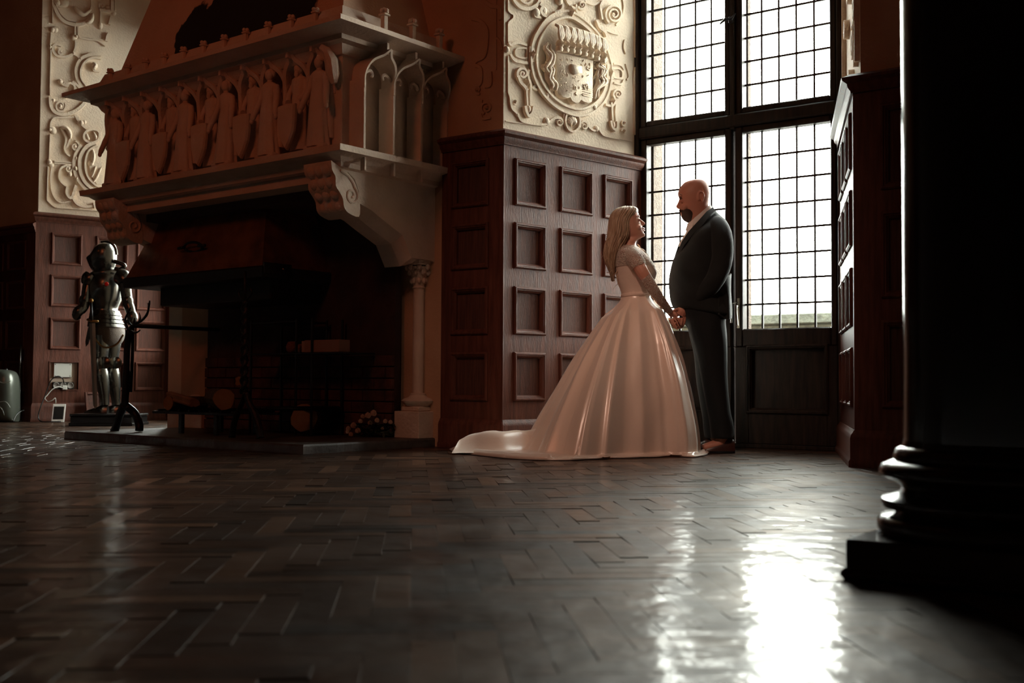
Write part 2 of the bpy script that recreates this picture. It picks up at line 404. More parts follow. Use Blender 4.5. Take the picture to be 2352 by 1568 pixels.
# main wall right of the chimney: one narrow column of panels
wainscot(w_main, MAIN, -.505, 0.0, [(-.40, -.10)], ROWS, e1=.86)
wainscot(w_pier, MAIN, uP, uP+3.2, [(uP+.14+.46*i, uP+.46+.46*i) for i in range(6)], [(.345, .80), (.95, 1.40), (1.55, 2.0)], e0=-.66)
cq = JQL/3.15
wainscot(w_jq, JQ, 0, JQL, [(.10+i*.42, .10+i*.42+.30) for i in range(3)], ROWS, e0=-.66)
wainscot(w_left, LEFTW, -3.0, 0, [(-.5-.45*i, -.15-.45*i) for i in range(6)], ROWS, e1=.73)
rowsL = [(JL.uz(150, b, T)[1], JL.uz(150, a, T)[1]) for a, b in ((832, 894), (733, 800), (635, 702), (539, 606))]
colsL = [ucol(JL, 119, 184, 640), ucol(JL, 222, 290, 640), ucol(JL, 316, 379, 640)]
wainscot(w_jl, JL, 0, JLL, colsL, rowsL, ztop=JL.uz(94, 487, T)[1], skip=((0, 0),), e0=-.73)

# ---- alcove windows and doors, leaded lights
def glass_mat():
    m = bpy.data.materials.new('window_glass'); m.use_nodes = True; n = m.node_tree; L = n.links
    for x in list(n.nodes): n.nodes.remove(x)
    o = n.nodes.new('ShaderNodeOutputMaterial'); mx = n.nodes.new('ShaderNodeMixShader'); tr = n.nodes.new('ShaderNodeBsdfTransparent')
    gl = n.nodes.new('ShaderNodeBsdfGlossy'); gl.inputs['Roughness'].default_value = .08
    fr = n.nodes.new('ShaderNodeFresnel'); fr.inputs['IOR'].default_value = 1.3
    tr.inputs['Color'].default_value = (.95, .98, .95, 1)
    L.new(fr.outputs[0], mx.inputs[0]); L.new(tr.outputs[0], mx.inputs[1]); L.new(gl.outputs[0], mx.inputs[2]); L.new(mx.outputs[0], o.inputs[0])
    return m
M_GLASS = glass_mat()
GW = -.05                                             # glass plane, behind the room face of the frame
def lights(parent, fr, u0, u1, z0, z1, nc, nr, gw=GW):
    ld = MB(fr); du, dz = (u1-u0)/nc, (z1-z0)/nr; r = .0065
    for i in range(1, nc):
        u = u0+i*du; ld.box(u-r, u+r, gw-.008, gw+.008, z0, z1)
    for j in range(1, nr):
        z = z0+j*dz; ld.box(u0, u1, gw-.0075, gw+.0075, z-r, z+r)
    # saddle bars
    obj('lead_came', ld, M_LEAD, parent)
    rg = random.Random(int(u0*100)+int(z0*10))
    for i in range(nc):
        for j in range(nr):
            a, b = u0+i*du+r*.5, u0+(i+1)*du-r*.5; c, d = z0+j*dz+r*.5, z0+(j+1)*dz-r*.5
            t1, t2 = rg.uniform(-.0012, .0012), rg.uniform(-.0012, .0012); p = MB(fr)
            p.add([(a, gw+t1, c), (b, gw+t2, c), (b, gw-t1, d), (a, gw-t2, d)], [(0, 1, 2, 3)])
            obj('pane', p, M_GLASS, parent)
def ring_frame(mb, u0, u1, z0, z1, t, w0, w1, bev=.008):
    mb.box(u0-t[0], u0, w0, w1, z0-t[2], z1+t[3], bev); mb.box(u1, u1+t[1], w0, w1, z0-t[2], z1+t[3], bev)
    mb.box(u0, u1, w0, w1, z0-t[2], z0, bev); mb.box(u0, u1, w0, w1, z1, z1+t[3], bev)
uL0, uL1 = WIN.uz(1493, 200, GW)[0], WIN.uz(1672, 260, GW)[0]
uR0, uR1 = WIN.uz(1712, 250, GW)[0], WIN.uz(1913, 222, GW)[0]
zU0 = WIN.uz(1800, 238, GW)[1]; zL1 = WIN.uz(1800, 296, GW)[1]; zL0 = WIN.uz(1716, 756, GW)[1]
ztop = 4.55; NRU = 12; zU1 = zU0 + NRU*.1745
# fixed outer frame of the whole opening
fm = MB(WIN); mid = (uL1+uR0)/2
fm.box(uC2-.05, uL0-.055, -.12, .03, 0, CEIL, .01); fm.box(uR1+.05, uC4+.25, -.12, .03, 0, CEIL, .01)
fm.box(mid-.02, mid+.02, -.12, .035, zL1+.03, zU1+.1, .006)
fm.box(uL0-.055, uR1+.05, -.12, .04, zL1+.045, zU0-.045, .012); fm.box(uL0-.055, uR1+.05, -.12, .03, zU1+.05, CEIL, .01)
w_win = struct('wall_alcove_window', fm, M_DARKWOOD)
for nm, (a, b) in (('window_1', (uL0, uL1)), ('window_2', (uR0, uR1))):
    g = MB(WIN); ring_frame(g, a, b, zU0, zU1, (.05, .045, .045, .05), -.075, .015)
    wn = struct(nm, g, M_DARKWOOD); lights(wn, WIN, a, b, zU0, zU1, 5, NRU)
for nm, (a, b), t in (('door_1', (uL0, uL1), (.05, .05)), ('door_2', (uR0, uR1), (.055, .045))):
    g = MB(WIN); ring_frame(g, a, b, zL0, zL1, (t[0], t[1], .13, .045), -.075, .012)
    g.box(a-t[0], a+.045, -.075, .012, .03, zL0-.13, .004); g.box(b-.03, b+t[1], -.075, .012, .03, zL0-.13, .004)
    g.box(a+.045, b-.03, -.075, .012, .03, .26, .004)
    dn = struct(nm, g, M_DARKWOOD)
    p = MB(WIN); p.box(a+.045, b-.03, -.06, -.025, .26, zL0-.13); pn = obj('panel', p, M_DARKWOOD, dn)
    q = MB(WIN); moulding(q, a+.045, b-.03, .26, zL0-.13, .012, MPROF, None); obj('panel_moulding', q, M_DARKWOOD, pn, smooth=True, angle=35)
    lights(dn, WIN, a, b, zL0, zL1, 5, 8)
    if nm == 'door_2':
        hu = a-.03
        h = MB(WIN); h.box(hu-.012, hu+.012, .012, .016, .86, 1.08, .002)
        h.tube([(hu, .015, 1.02), (hu, .05, 1.02), (hu+.002, .055, .98), (hu+.01, .055, .88)], .009)
        h.tube([(hu-.01, .018, 1.05), (hu-.03, .06, 1.04), (hu-.035, .06, .90)], .007)
        obj('door_handle', h, mat('handle_metal', (.22, .21, .18), .3, metal=1.0), dn, smooth=True, angle=40, label='worn metal lever handle')
sb = MB(WIN); sb.box(uC2, uC4, -.3, .02, 0, .028, .004); obj('threshold', sb, M_DARKWOOD, w_win)
# window catch up on the mullion
cbm = MB(WIN); zk = WIN.uz(1685, 47)[1]
cbm.tube([(mid-.09, .04, zk-.02), (mid-.04, .06, zk), (mid+.01, .055, zk-.005), (mid+.04, .06, zk+.03)], [.006, .012, .01, .005]); cbm.box(mid-.02, mid+.015, .03, .05, zk-.03, zk+.02, .004)
obj('window_catch', cbm, M_IRON, w_win)
# outside: stone reveals, terrace, parapet
M_OUTSTONE = mat('weathered_stone', (.06, .04, .03), .9, noise_scale=30, color2=(.11, .08, .06), bump=.6, bump_scale=80)
rv = MB(WIN)
rv.box(uL0-.5, uL0-.005, -.27, -.12, 0, CEIL); rv.box(mid-.06, mid+.06, -.17, -.12, 0, CEIL); rv.box(uR1+.03, uR1+.5, -.27, -.12, 0, CEIL)
rv.box(uL0-.5, uR1+.5, -.17, -.12, zL1+.04, zU0-.04)
struct('wall_outer_reveal', rv, M_OUTSTONE)
# far left alcove window (hidden by the chimney, lights the far jamb)
f2 = MB(WIN2)
f2.box(-.05, .16, -.12, .03, 0, CEIL, .01); f2.box(W2L-.12, W2L+.1, -.12, .03, 0, CEIL, .01); f2.box(.77, .87, -.12, .03, .9, 4.55, .01)
f2.box(.16, W2L-.12, -.12, .03, 2.25, 2.42, .01); f2.box(.16, W2L-.12, -.12, .03, 4.55, CEIL, .01); f2.box(.16, W2L-.12, -.10, .02, 0, .85, .01)
w3 = struct('wall_far_alcove_window', f2, M_WOOD)
for k, (a, b, c, d) in enumerate(((.16, .77, .85, 2.25), (.87, W2L-.12, .85, 2.25), (.16, .77, 2.42, 4.55), (.87, W2L-.12, 2.42, 4.55))):
    g = MB(WIN2); g.add([(a, GW, c), (b, GW, c), (b, GW, d), (a, GW, d)], [(0, 1, 2, 3)]); obj('pane', g, M_GLASS, w3)
    l = MB(WIN2)
    for i in range(1, 5): u = a+(b-a)*i/5; l.box(u-.006, u+.006, GW-.008, GW+.008, c, d)
    for j in range(1, int((d-c)/.175)): z = c+j*.175; l.box(a, b, GW-.008, GW+.008, z-.006, z+.006)
    obj('lead_came', l, M_LEAD, w3)
tb = MB(); tb.box(-14, 30, 4, 60, -.6, -.14)
struct('terrace_ground', tb, mat('terrace_paving', (.16, .16, .15), .9, noise_scale=5, color2=(.22, .22, .2)))
OUT = Frame(WIN.pt(0, -3.6, 0), WD)
pp = MB(OUT); pp.box(-9, 7, -.25, 0, -.14, 1.08, .01); pp.box(-9, 7, -.3, .05, 1.08, 1.19, .012)
struct('parapet_wall', pp, mat('parapet_stone', (.035, .04, .032), .9, noise_scale=14, color2=(.07, .08, .064), bump=.5, bump_scale=30))
# real window openings are sampled as portals
def portal(fr, u0, u1, z0, z1):
    c = fr.pt((u0+u1)/2, -.10, (z0+z1)/2); t = fr.pt((u0+u1)/2, 1, (z0+z1)/2)
    l = area_light('window_portal', c, t, u1-u0, z1-z0, 1, (1, 1, 1), True)
portal(WIN, uL0, uR1, zL0, zU1); portal(WIN2, .16, W2L-.12, .85, 4.55)
# ------------------------------------------------------------------ the big stone fireplace
FB = vang(38.3); FA = Vector((-FB.y, FB.x, 0))
PPT = ground(961, 1007, .06); SDt = Frame(PPT, FB)
FO = PPT + FB*SDt.uz(780, 700)[0]; FO.z = 0
SD = Frame(FO, FB); FW = 2.74
QM = 1.02                                            # depth to the main wall
def FX(v): return FO + FA*v[0] + FB*v[1] + Vector((0, 0, v[2]))
def frame_p(p): return Frame(FX((p, 0, 0)), FB)      # vertical plane of constant p, u = q
def frame_q(q): return Frame(FX((0, q, 0)), FA)      # vertical plane of constant q, u = p
fire = thing('fireplace', 'huge carved stone fireplace with robed statues under pointed arches above its open hearth', 'fireplace', FX((FW/2, .5, 0)))
def fobj(name, mb, m=M_STONE, smooth=False, angle=None, **k): return obj(name, mb, m, fire, smooth, angle, **k)
def usweep(prof, xf=FX, q1=QM):
    rings = []
    for (cp, cq, sp_, sq) in ((0, q1, -1, 0), (0, 0, -1, -1), (FW, 0, 1, -1), (FW, q1, 1, 0)):
        rings.append([(cp + sp_*o, cq + sq*o, z) for o, z in prof])
    mb = MB(xf); mb.loft(rings); return mb
# hearth slab
hs = MB(FX); pts = []
rg = random.Random(5)
def edge_pts(a, b, n):
    return [(a[0]+(b[0]-a[0])*i/n + rg.uniform(-.006, .006), a[1]+(b[1]-a[1])*i/n + rg.uniform(-.006, .006)) for i in range(n)]
ring = edge_pts((-.02, QM+.02), (-.02, -.30), 20) + edge_pts((-.02, -.31), (FW+.05, -.31), 40) + edge_pts((FW+.05, -.31), (FW+.05, QM+.02), 16)
hs.loft([[(p, q, 0) for p, q in ring], [(p, q, .048) for p, q in ring], [(p*.996+.006, q*.99+.006, .06) for p, q in ring]])
fobj('hearth_slab', hs, M_SLAB)
# shelf and cornice (mouldings returned around three sides)
fobj('mantel_shelf', usweep([(0, 1.86), (.03, 1.87), (.04, 1.90), (.075, 1.915), (.10, 1.935), (.15, 1.945), (.155, 1.985), (.0, 2.015)]), smooth=True, angle=30)
ZT = 2.72
fobj('upper_cornice', usweep([(-.03, ZT-.10), (.02, ZT-.10), (.04, ZT-.08), (.06, ZT-.045), (.10, ZT-.03), (.105, ZT), (.24, ZT+.02), (.26, ZT+.025), (.262, ZT+.055), (.17, ZT+.075), (.10, ZT+.11), (.05, ZT+.16), (.025, ZT+.22), (-.06, ZT+.24)]), smooth=True, angle=30)
# tapering chimney hood above
hd = MB(FX); k = .285*(CEIL-2.85)
hd.loft([[(p, q, z) for p, q in ((i, QM+.0), (i, i), (FW-i, i), (FW-i, QM))] for i, z in ((.03, 2.85), (k, CEIL))])
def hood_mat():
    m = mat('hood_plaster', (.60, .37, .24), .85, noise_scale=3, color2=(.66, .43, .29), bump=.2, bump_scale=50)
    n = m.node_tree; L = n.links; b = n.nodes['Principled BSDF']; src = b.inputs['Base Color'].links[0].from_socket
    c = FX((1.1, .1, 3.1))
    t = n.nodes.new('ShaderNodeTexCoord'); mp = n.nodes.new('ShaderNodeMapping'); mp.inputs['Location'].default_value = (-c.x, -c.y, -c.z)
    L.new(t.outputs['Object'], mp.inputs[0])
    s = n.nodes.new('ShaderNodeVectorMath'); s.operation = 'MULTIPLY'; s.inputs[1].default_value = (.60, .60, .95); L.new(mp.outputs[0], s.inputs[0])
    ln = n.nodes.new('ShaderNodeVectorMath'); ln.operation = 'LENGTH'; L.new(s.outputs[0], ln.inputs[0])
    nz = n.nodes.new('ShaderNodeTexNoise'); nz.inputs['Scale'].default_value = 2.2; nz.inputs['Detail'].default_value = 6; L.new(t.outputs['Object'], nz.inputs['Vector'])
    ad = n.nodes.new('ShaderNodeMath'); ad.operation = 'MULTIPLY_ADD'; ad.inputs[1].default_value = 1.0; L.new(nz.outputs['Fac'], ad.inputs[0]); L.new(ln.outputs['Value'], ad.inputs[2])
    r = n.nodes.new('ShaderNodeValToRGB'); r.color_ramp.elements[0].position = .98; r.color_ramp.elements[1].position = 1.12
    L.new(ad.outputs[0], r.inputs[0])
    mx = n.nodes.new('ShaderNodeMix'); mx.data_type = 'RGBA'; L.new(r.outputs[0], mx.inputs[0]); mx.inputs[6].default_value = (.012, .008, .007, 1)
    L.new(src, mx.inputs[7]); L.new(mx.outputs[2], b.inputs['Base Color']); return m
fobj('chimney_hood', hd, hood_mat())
# frieze core
PB, QB = .02, .15
cr_ = MB(FX); cr_.box(PB, FW-PB, QB, QM, 1.98, ZT-.02); cr_.box(0, .10, 0, QB, 1.98, ZT-.05, .006); cr_.box(FW-.06, FW, 0, QB, 1.98, ZT-.05, .006)
fobj('frieze_wall', cr_)
OG = [(1, -.35), (1, 0), (.98, .2), (.9, .42), (.72, .60), (.46, .72), (.25, .80), (.10, .90), (0, 1.0)]
OGS = catmull(OG, 3)
def ogee(mb, c, h, z0, z1, fr, back, nod, th=.04, w0=.0):
    # fr(s, w, z): s along the wall, w outwards
    half = OGS; pts = [(c+h*s, z0+(z1-z0)*t, max(0, t)) for s, t in half] + [(c-h*s, z0+(z1-z0)*t, max(0, t)) for s, t in half[-2::-1]]
    rings = []
    for i, (s, z, t) in enumerate(pts):
        a = pts[max(i-1, 0)]; b = pts[min(i+1, len(pts)-1)]
        tu, tz = b[0]-a[0], b[1]-a[1]; l = hypot(tu, tz); nu, nz = tz/l, -tu/l
        w = w0 + nod*t**1.6; o = th
        rings.append([fr(s-nu*o*.0, back, z), fr(s, w, z), fr(s+nu*o, w+.006, z+nz*o), fr(s+nu*o, back, z+nz*o)])
    mb.loft(rings)
N = 11; SPC = .243; P0 = .20
fr_front = lambda s, w, z: FX((s, -w, z)); fr_side = lambda s, w, z: FX((-w, s, z)); fr_side2 = lambda s, w, z: FX((FW+w, s, z))
zsp, zap = 2.45, 2.675
for i in range(N):
    g = MB(); c = P0 + i*SPC
    ogee(g, c, SPC/2-.012, zsp, zap, fr_front, -QB, .072, th=.032, w0=.0)
    g.box(-.011, .011, -.02, .10, zap-.02, ZT+.0, xf=lambda v, c=c: FX((c+v[0], -v[1], v[2])))
    fobj('arch_canopy', g)
    # pendant boss between two arches
    q = MB(); q.lathe([(.004, -.07), (.014, -.05), (.009, -.04), (.018, -.02), (.02, 0), (.014, .02), (.014, .08)], n=8, xf=lambda v, c=c: FX((c+SPC/2+v[0], .0+v[1], zsp-.06+v[2])))
    fobj('pendant', q, smooth=True, angle=40)
    f = MB(); fx = lambda v, c=c: FX((c+v[0], -.06+v[1], v[2]))
    f.box(-.014, .014, -.014, .014, ZT+.08, ZT+.20, .003, fx); f.box(-.024, .024, -.024, .024, ZT+.20, ZT+.212, .004, fx)
    for dx, dy in ((.015, 0), (-.015, 0), (0, .015), (0, -.015)): f.ball((dx, dy, ZT+.224), .015, n=8, m=5, xf=fx)
    fobj('finial', f, smooth=True, angle=40)
# blind arcade on the two short sides
FQ = [.10, .375, .65, .925]
for fr_s, sgn in ((fr_side, 0), (fr_side2, 1)):
    for q in FQ:
        g = MB()
        g.add([fr_s(q-.03, 0, 2.0), fr_s(q+.03, 0, 2.0), fr_s(q+.009, .115, 2.0), fr_s(q-.009, .115, 2.0), fr_s(q-.03, 0, 2.46), fr_s(q+.03, 0, 2.46), fr_s(q+.009, .115, 2.46), fr_s(q-.009, .115, 2.46)],
              [(0,1,2,3), (4,5,6,7), (0,1,5,4), (1,2,6,5), (2,3,7,6), (3,0,4,7)])
        fobj('arcade_fin', g)
        if q > .1 or True:
            s = MB(); s.box(q-.009, q+.009, .085, .125, 1.85, 1.945, .003, xf=lambda v: fr_s(v[0], v[1], v[2])); fobj('shelf_stub', s)
    for a, b in zip(FQ, FQ[1:]):
        c = (a+b)/2; g = MB(); ogee(g, c, (b-a)/2-.006, 2.47, 2.66, fr_s, 0, .10, th=.016, w0=.115)
        # small cusps inside the arch
        for sg in (1, -1):
            pts = [fr_s(c+sg*(b-a)*x, .09, z) for x, z in ((.46, 2.50), (.36, 2.525), (.24, 2.535), (.17, 2.515), (.2, 2.495))]
            g.tube(catmull(pts, 3), [.013]*4+[.012]*4+[.01]*4+[.008], n=6)
        g.box(-.010, .010, 0, .19, 2.64, ZT, xf=lambda v, c=c: fr_s(c+v[0], v[1], v[2]))
        fobj('arch_canopy', g, smooth=True, angle=35)
        f = MB(); fx = lambda v, c=c: fr_s(c+v[0], .15+v[1], v[2])
        f.box(-.018, .018, -.018, .018, ZT+.07, ZT+.19, .003, fx); f.box(-.03, .03, -.03, .03, ZT+.19, ZT+.205, .004, fx)
        for dx, dy in ((.02, 0), (-.02, 0), (0, .02), (0, -.02), (0, 0)): f.ball((dx, dy, ZT+.222+(.01 if dx == dy == 0 else 0)), .017, n=8, m=5, xf=fx)
        fobj('finial', f, smooth=True, angle=40)
    # corner arch on the pier
# corner canopy: broad arch springing from the corner pier
g = MB(); g.tube([FX((.08+x, -.03-w, z)) for x, w, z in ((0, .09, 2.66), (-.03, .06, 2.63), (-.05, .04, 2.57), (-.055, .03, 2.48), (-.06, .02, 2.42))], [.02, .035, .045, .045, .02], n=8)
fobj('corner_corbel', g, smooth=True, angle=40)

# statues on the frieze
def statue_lady(seed, hat):
    r = random.Random(seed); mb = MB(); xf = FX
    prof = [(0, .092, .062), (.03, .088, .06), (.12, .078, .055), (.22, .07, .05), (.30, .064, .045), (.36, .05, .038), (.41, .06, .042), (.445, .066, .04), (.462, .045, .03), (.472, .02, .02)]
    ph = r.uniform(0, 6); rings = []
    lean = r.uniform(-.012, .012)
    for z, a, b in prof:
        fold = .07*max(0, 1-z/.36)
        rings.append([(lean*sin(z*6)+a*(1+fold*sin(9*t+ph)+fold*.6*sin(14*t))*cos(t), b*(1+fold*sin(9*t+ph))*sin(t), z) for t in [2*pi*j/40 for j in range(40)]])
    mb.loft(rings)
    mb.tube([(0, 0, .455), (0, -.004, .50)], .018, n=8)
    mb.ball((0, -.006, .515), .03, .032, .038)
    if hat == 0: mb.tube([(0, .004, .52), (0, .012, .555), (.004, .02, .60), (.01, .028, .64)], [.036, .03, .018, .005], n=10)
    elif hat == 1: mb.ball((0, .008, .525), .037, .034, .034)
    else: mb.ball((0, .01, .52), .035, .03, .04); mb.tube([(-.03, .01, .545), (0, .0, .55), (.03, .01, .545)], .012, n=6)
    for sg in (-1, 1):
        mb.tube(catmull([(sg*.055, 0, .44), (sg*.075, -.01, .37), (sg*.098, -.035, .29), (sg*.115, -.05, .235)], 3), [.024]*3+[.022]*3+[.019]*3+[.014], n=8)
        mb.ball((sg*.117, -.05, .228), .016, .014, .02, n=8, m=6)
        mb.tube([(sg*.06, .02, .40), (sg*.075, .03, .25), (sg*.07, .03, .05)], [.02, .026, .03], n=8)
    mb.box(-.09, .09, -.05, .06, -.02, .012, .006)
    return mb
def statue_king(seed, hat):
    r = random.Random(seed); mb = MB()
    rings = []
    for z, a, b in [(.0, .07, .045), (.1, .066, .045), (.2, .062, .045), (.30, .06, .042), (.36, .052, .04), (.42, .064, .042), (.45, .06, .036), (.47, .02, .02)]:
        rings.append([(a*cos(t)*(1+.04*sin(8*t)), .05+b*sin(t)*(1+.04*sin(8*t)), z) for t in [2*pi*j/32 for j in range(32)]])
    mb.loft(rings); mb.tube([(0, .05, .455), (0, .045, .5)], .02, n=8); mb.ball((0, .04, .51), .031, .034, .04)
    mb.tube([(0, .025, .49), (0, .02, .465), (0, .025, .44)], [.018, .016, .004], n=8)
    mb.lathe([(.034, 0), (.036, .03), (.030, .032)], c=(0, .042, .53), n=10)
    for sg in (-1, 1):
        mb.tube(catmull([(sg*.05, .05, .43), (sg*.08, .03, .35), (sg*.05, .0, .30)], 3), .019, n=8)
    return mb
def shield_mb():
    mb = MB(); out = [(-.078, .285), (0, .292), (.078, .285), (.078, .18), (.066, .11), (.035, .05), (0, .0), (-.035, .05), (-.066, .11), (-.078, .18)]
    a = [(x, -.052 - .0*abs(x), z) for x, z in out]; b = [(x*.9, -.066, .15+(z-.15)*.92) for x, z in out]; c = [(x, -.035, z) for x, z in out]
    mb.loft([c, a, b]); return mb
def place_stat(mb, p, dq=0.0, dz=2.015, sc=1.0):
    return MB_from(mb, lambda v: FX((p + v[0]*sc, dq + v[1]*sc, dz + v[2]*sc)))
def MB_from(mb, xf):
    o = MB(); o.v = [tuple(xf(v)) for v in mb.v]; o.f = [list(f) for f in mb.f]; return o
for i in range(N):
    c = P0 + i*SPC - (.05 if i == N-1 else .0 if i else .02)
    if i % 2 == 0:
        fobj('statue', place_stat(statue_lady(i, (i//2) % 3), c, -.035, 2.02, 1.10), smooth=True, angle=60)
    else:
        fobj('statue', place_stat(statue_king(i, 0), c, -.03, 2.04, 1.10), smooth=True, angle=60)
        fobj('shield', place_stat(shield_mb(), c, -.035, 2.025, 1.08))

# spandrel walls with corbels at the two ends
sp_px = [(780, 352), (780, 388), (800, 396), (815, 412), (824, 440), (826, 467), (852, 482), (880, 505), (925, 540), (945, 592)]
SPT = [SD.uz(x, y) for x, y in sp_px]
SPT[0] = (0.0, 1.97)
qpl = SD.uz(961, 1000)[0]                       # q of the plinth's front
DP = .25
poly = SPT + [(qpl+.12, SPT[-1][1]), (qpl+.2, SPT[-1][1]-.02), (qpl+.2, .2), (QM, .2), (QM, 1.97)]
for s in (0, 1):
    X = (lambda v: FX((v[1], v[0], v[2]))) if s == 0 else (lambda v: FX((FW-v[1], v[0], v[2])))
    g = MB(X)
    # outer face polygon set back by a chamfer along the arch
    n = len(poly); inner = []
    for i, (u, z) in enumerate(poly):
        if 5 <= i <= 9: inner.append((u-.012, z-.055))
        else: inner.append((u, z))
    g.add([(u, 0, z) for u, z in poly] + [(u, .10, z) for u, z in inner] + [(u, DP, z) for u, z in inner],
          [list(range(n)), list(range(3*n-1, 2*n-1, -1))] + [[k_*n+i, k_*n+(i+1) % n, (k_+1)*n+(i+1) % n, (k_+1)*n+i] for k_ in (0, 1) for i in range(n)])
    fobj('spandrel', g)
    # scrolled corbel
    cb_ = MB(X)
    cp = catmull([(-.10, 1.90), (-.09, 1.84), (-.06, 1.80), (-.055, 1.74), (-.02, 1.70), (.01, 1.66), (.02, 1.61), (.06, 1.575), (.155, 1.56), (.165, 1.64), (.15, 1.72), (.11, 1.79), (.05, 1.84), (.0, 1.86)], 3)
    cb_.prism(cp, .0, 1); nn = len(cp)
    cb_.v = []; cb_.f = []
    cb_.loft([[(u, w, z) for u, z in cp] for w in (-.012, .06, .19, .255)])
    for j, (u, z, r) in enumerate(((-.085, 1.85, .035), (-.06, 1.77, .032), (-.02, 1.70, .03), (.02, 1.62, .028))):
        for w in (.05, .125, .20): cb_.ball((u+.012, w, z), r, r*1.25, r*1.25, n=10, m=6)
    for w in (-.012, .255):
        sp_ = [(.085+.062*(1-t*.8)*cos(1.2-t*9), w, 1.695+.062*(1-t*.8)*sin(1.2-t*9)) for t in [x/26 for x in range(27)]]
        cb_.tube([(-.02, w, 1.845), (.05, w, 1.82), (.10, w, 1.775)] + sp_, .009, n=6)
    fobj('corbel', cb_, smooth=True, angle=40)
    # colonnette: plinth, base, shaft, capital
    pc, qc = .115, qpl+.115
    g = MB(X); g.box(qpl, QM, 0, .24, .058, .25, .004); fobj('plinth', g)
    XC = (lambda v: FX((pc+v[0], qc+v[1], v[2]))) if s == 0 else (lambda v: FX((FW-pc+v[0], qc+v[1], v[2])))
    g = MB(XC); g.box(-.085, .085, -.085, .085, .25, .285, .006)
    g.lathe([(.08, .285), (.115, .31), (.12, .325), (.10, .34), (.07, .35), (.056, .365), (.058, .375), (.045, .38)], n=24); fobj('column_base', g, smooth=True, angle=40)
    g = MB(XC); g.lathe([(.0395, .37), (.041, .7), (.0385, 1.14)], n=24); fobj('column_shaft', g, smooth=True, angle=60)
    g = MB(XC); g.lathe([(.040, 1.13), (.048, 1.14), (.04, 1.15), (.045, 1.18), (.065, 1.25), (.085, 1.29)], n=20)
    for ring_n, (zz, rr, n_) in enumerate(((1.19, .05, 8), (1.25, .07, 8), (1.285, .085, 8))):
        for j in range(n_):
            a = 2*pi*(j+.5*(ring_n % 2))/n_; c_ = (rr*cos(a), rr*sin(a), zz)
            g.ball(c_, .018, .018, .024, n=7, m=5)
    g.box(-.09, .09, -.09, .09, 1.30, SPT[-1][1]+.03, .008); fobj('column_capital', g, smooth=True, angle=40)
# lintel soffit and sooty interior
g = MB(FX); g.box(.02, FW-.02, .02, QM, 1.80, 1.90); fobj('lintel', g)
g = MB(FX); g.box(.25, FW-.25, .20, QM-.01, 1.74, 1.81); fobj('smoke_chamber', g, M_SOOT)
# back wall of blackened bricks
rg = random.Random(11); bw, bh = .23, .085
bb = MB(FX); bb.box(.27, FW-.27, QM-.22, QM-.165, .06, 1.8); fobj('back_wall', bb, M_SOOT)
rows = 7
M_BR = [mat('hearth_brick', (.10+.02*i, .035+.006*i, .025+.004*i), .9, bump=.4, bump_scale=30, noise_scale=8, color2=(.04, .02, .016)) for i in range(3)]
for j in range(rows):
    x = .0 - (j % 2)*bw/2
    while x < FW:
        a, b_ = max(.27, x)+.004, min(FW-.27, x+bw)-.004
        if b_-a > .03:
            d = rg.uniform(0, .006); k = MB(FX); k.box(a, b_, QM-.245-d, QM-.215, .06+j*bh+.004, .06+(j+1)*bh-.004, .003)
            fobj('brick', k, M_BR[rg.randrange(3)])
        x += bw

# ------------------------------------------------------------------ copper hood hanging in the hearth
def copper():
    m = mat('beaten_copper', (.34, .12, .045), .45, metal=.6, noise_scale=5, color2=(.12, .045, .022), bump=.35, bump_scale=16, rvar=.12); return m
M_COPPER = copper(); M_DKMET = mat('blackened_metal', (.02, .018, .017), .5, metal=.6)
qh = .14; fq = frame_q(qh)
pR, zR = fq.uz(602, 612); pL, zL = fq.uz(287, 642); zh = (zR+zL)/2
ph_ = pR + .0; top = fq.uz(610, 430)[1]
ch = thing('copper_hood', 'tapered copper smoke hood with a wrought ring, hanging inside the fireplace', 'hood', FX(((pR+pL)/2, .5, zh)))
d = .24; g = MB(FX); H = top - zh + .06
g.loft([[(p, q, zz) for p, q in ((pR+i, QM-.12), (pR+i, qh+i), (pL-i, qh+i), (pL-i, QM-.12))] for i, zz in ((0, zh), (d, zh+H))])
obj('hood_panel', g, M_COPPER, ch)
g = MB(FX); g.loft([[(p, q, zz) for p, q in ((pR+i, QM-.12), (pR+i, qh+i), (pL-i, qh+i), (pL-i, QM-.12))] for i, zz in ((.02, zh-.075), (-.008, zh-.07), (-.012, zh), (.0, zh+.012))])
obj('hood_rim', g, M_DKMET, ch)
g = MB(FX); g.box(pR-.022, pR-.008, qh+.0, qh+.26, zh-.045, zh+.035, .003); g.ball((pR-.024, qh+.18, zh-.005), .012, n=8, m=6)
obj('rim_bracket', g, M_STEEL, ch, label='steel bracket on the rim')
g = MB(FX); g.box(pR+.10, pL-.25, .30, QM-.14, zh-.22, zh-.06, .01); obj('flue_box', g, M_DKMET, ch)
pc, zc = frame_q(qh+.08).uz(450, 568)
g = MB(FX); g.tube([(pc+.11*cos(t), qh+.055-.02*sin(t), zc+.035*sin(t)) for t in [2*pi*i/20 for i in range(21)]], .010, n=6)
g.tube([(pc-.17, qh+.04, zc), (pc-.10, qh+.03, zc)], .012); g.tube([(pc+.17, qh+.04, zc), (pc+.10, qh+.03, zc)], .012); obj('pull_ring', g, M_DKMET, ch, smooth=True)

# ------------------------------------------------------------------ hearth furniture
ZH = .062
def tubepx(pxs, q, r, n=8, mb=None, flat=1.0):      # tube through pixels lying in the plane of constant q
    fr = frame_q(q); mb = mb or MB()
    mb.tube([FX((fr.uz(x, y)[0], q, fr.uz(x, y)[1])) for x, y in pxs], r, n, flat=flat); return mb
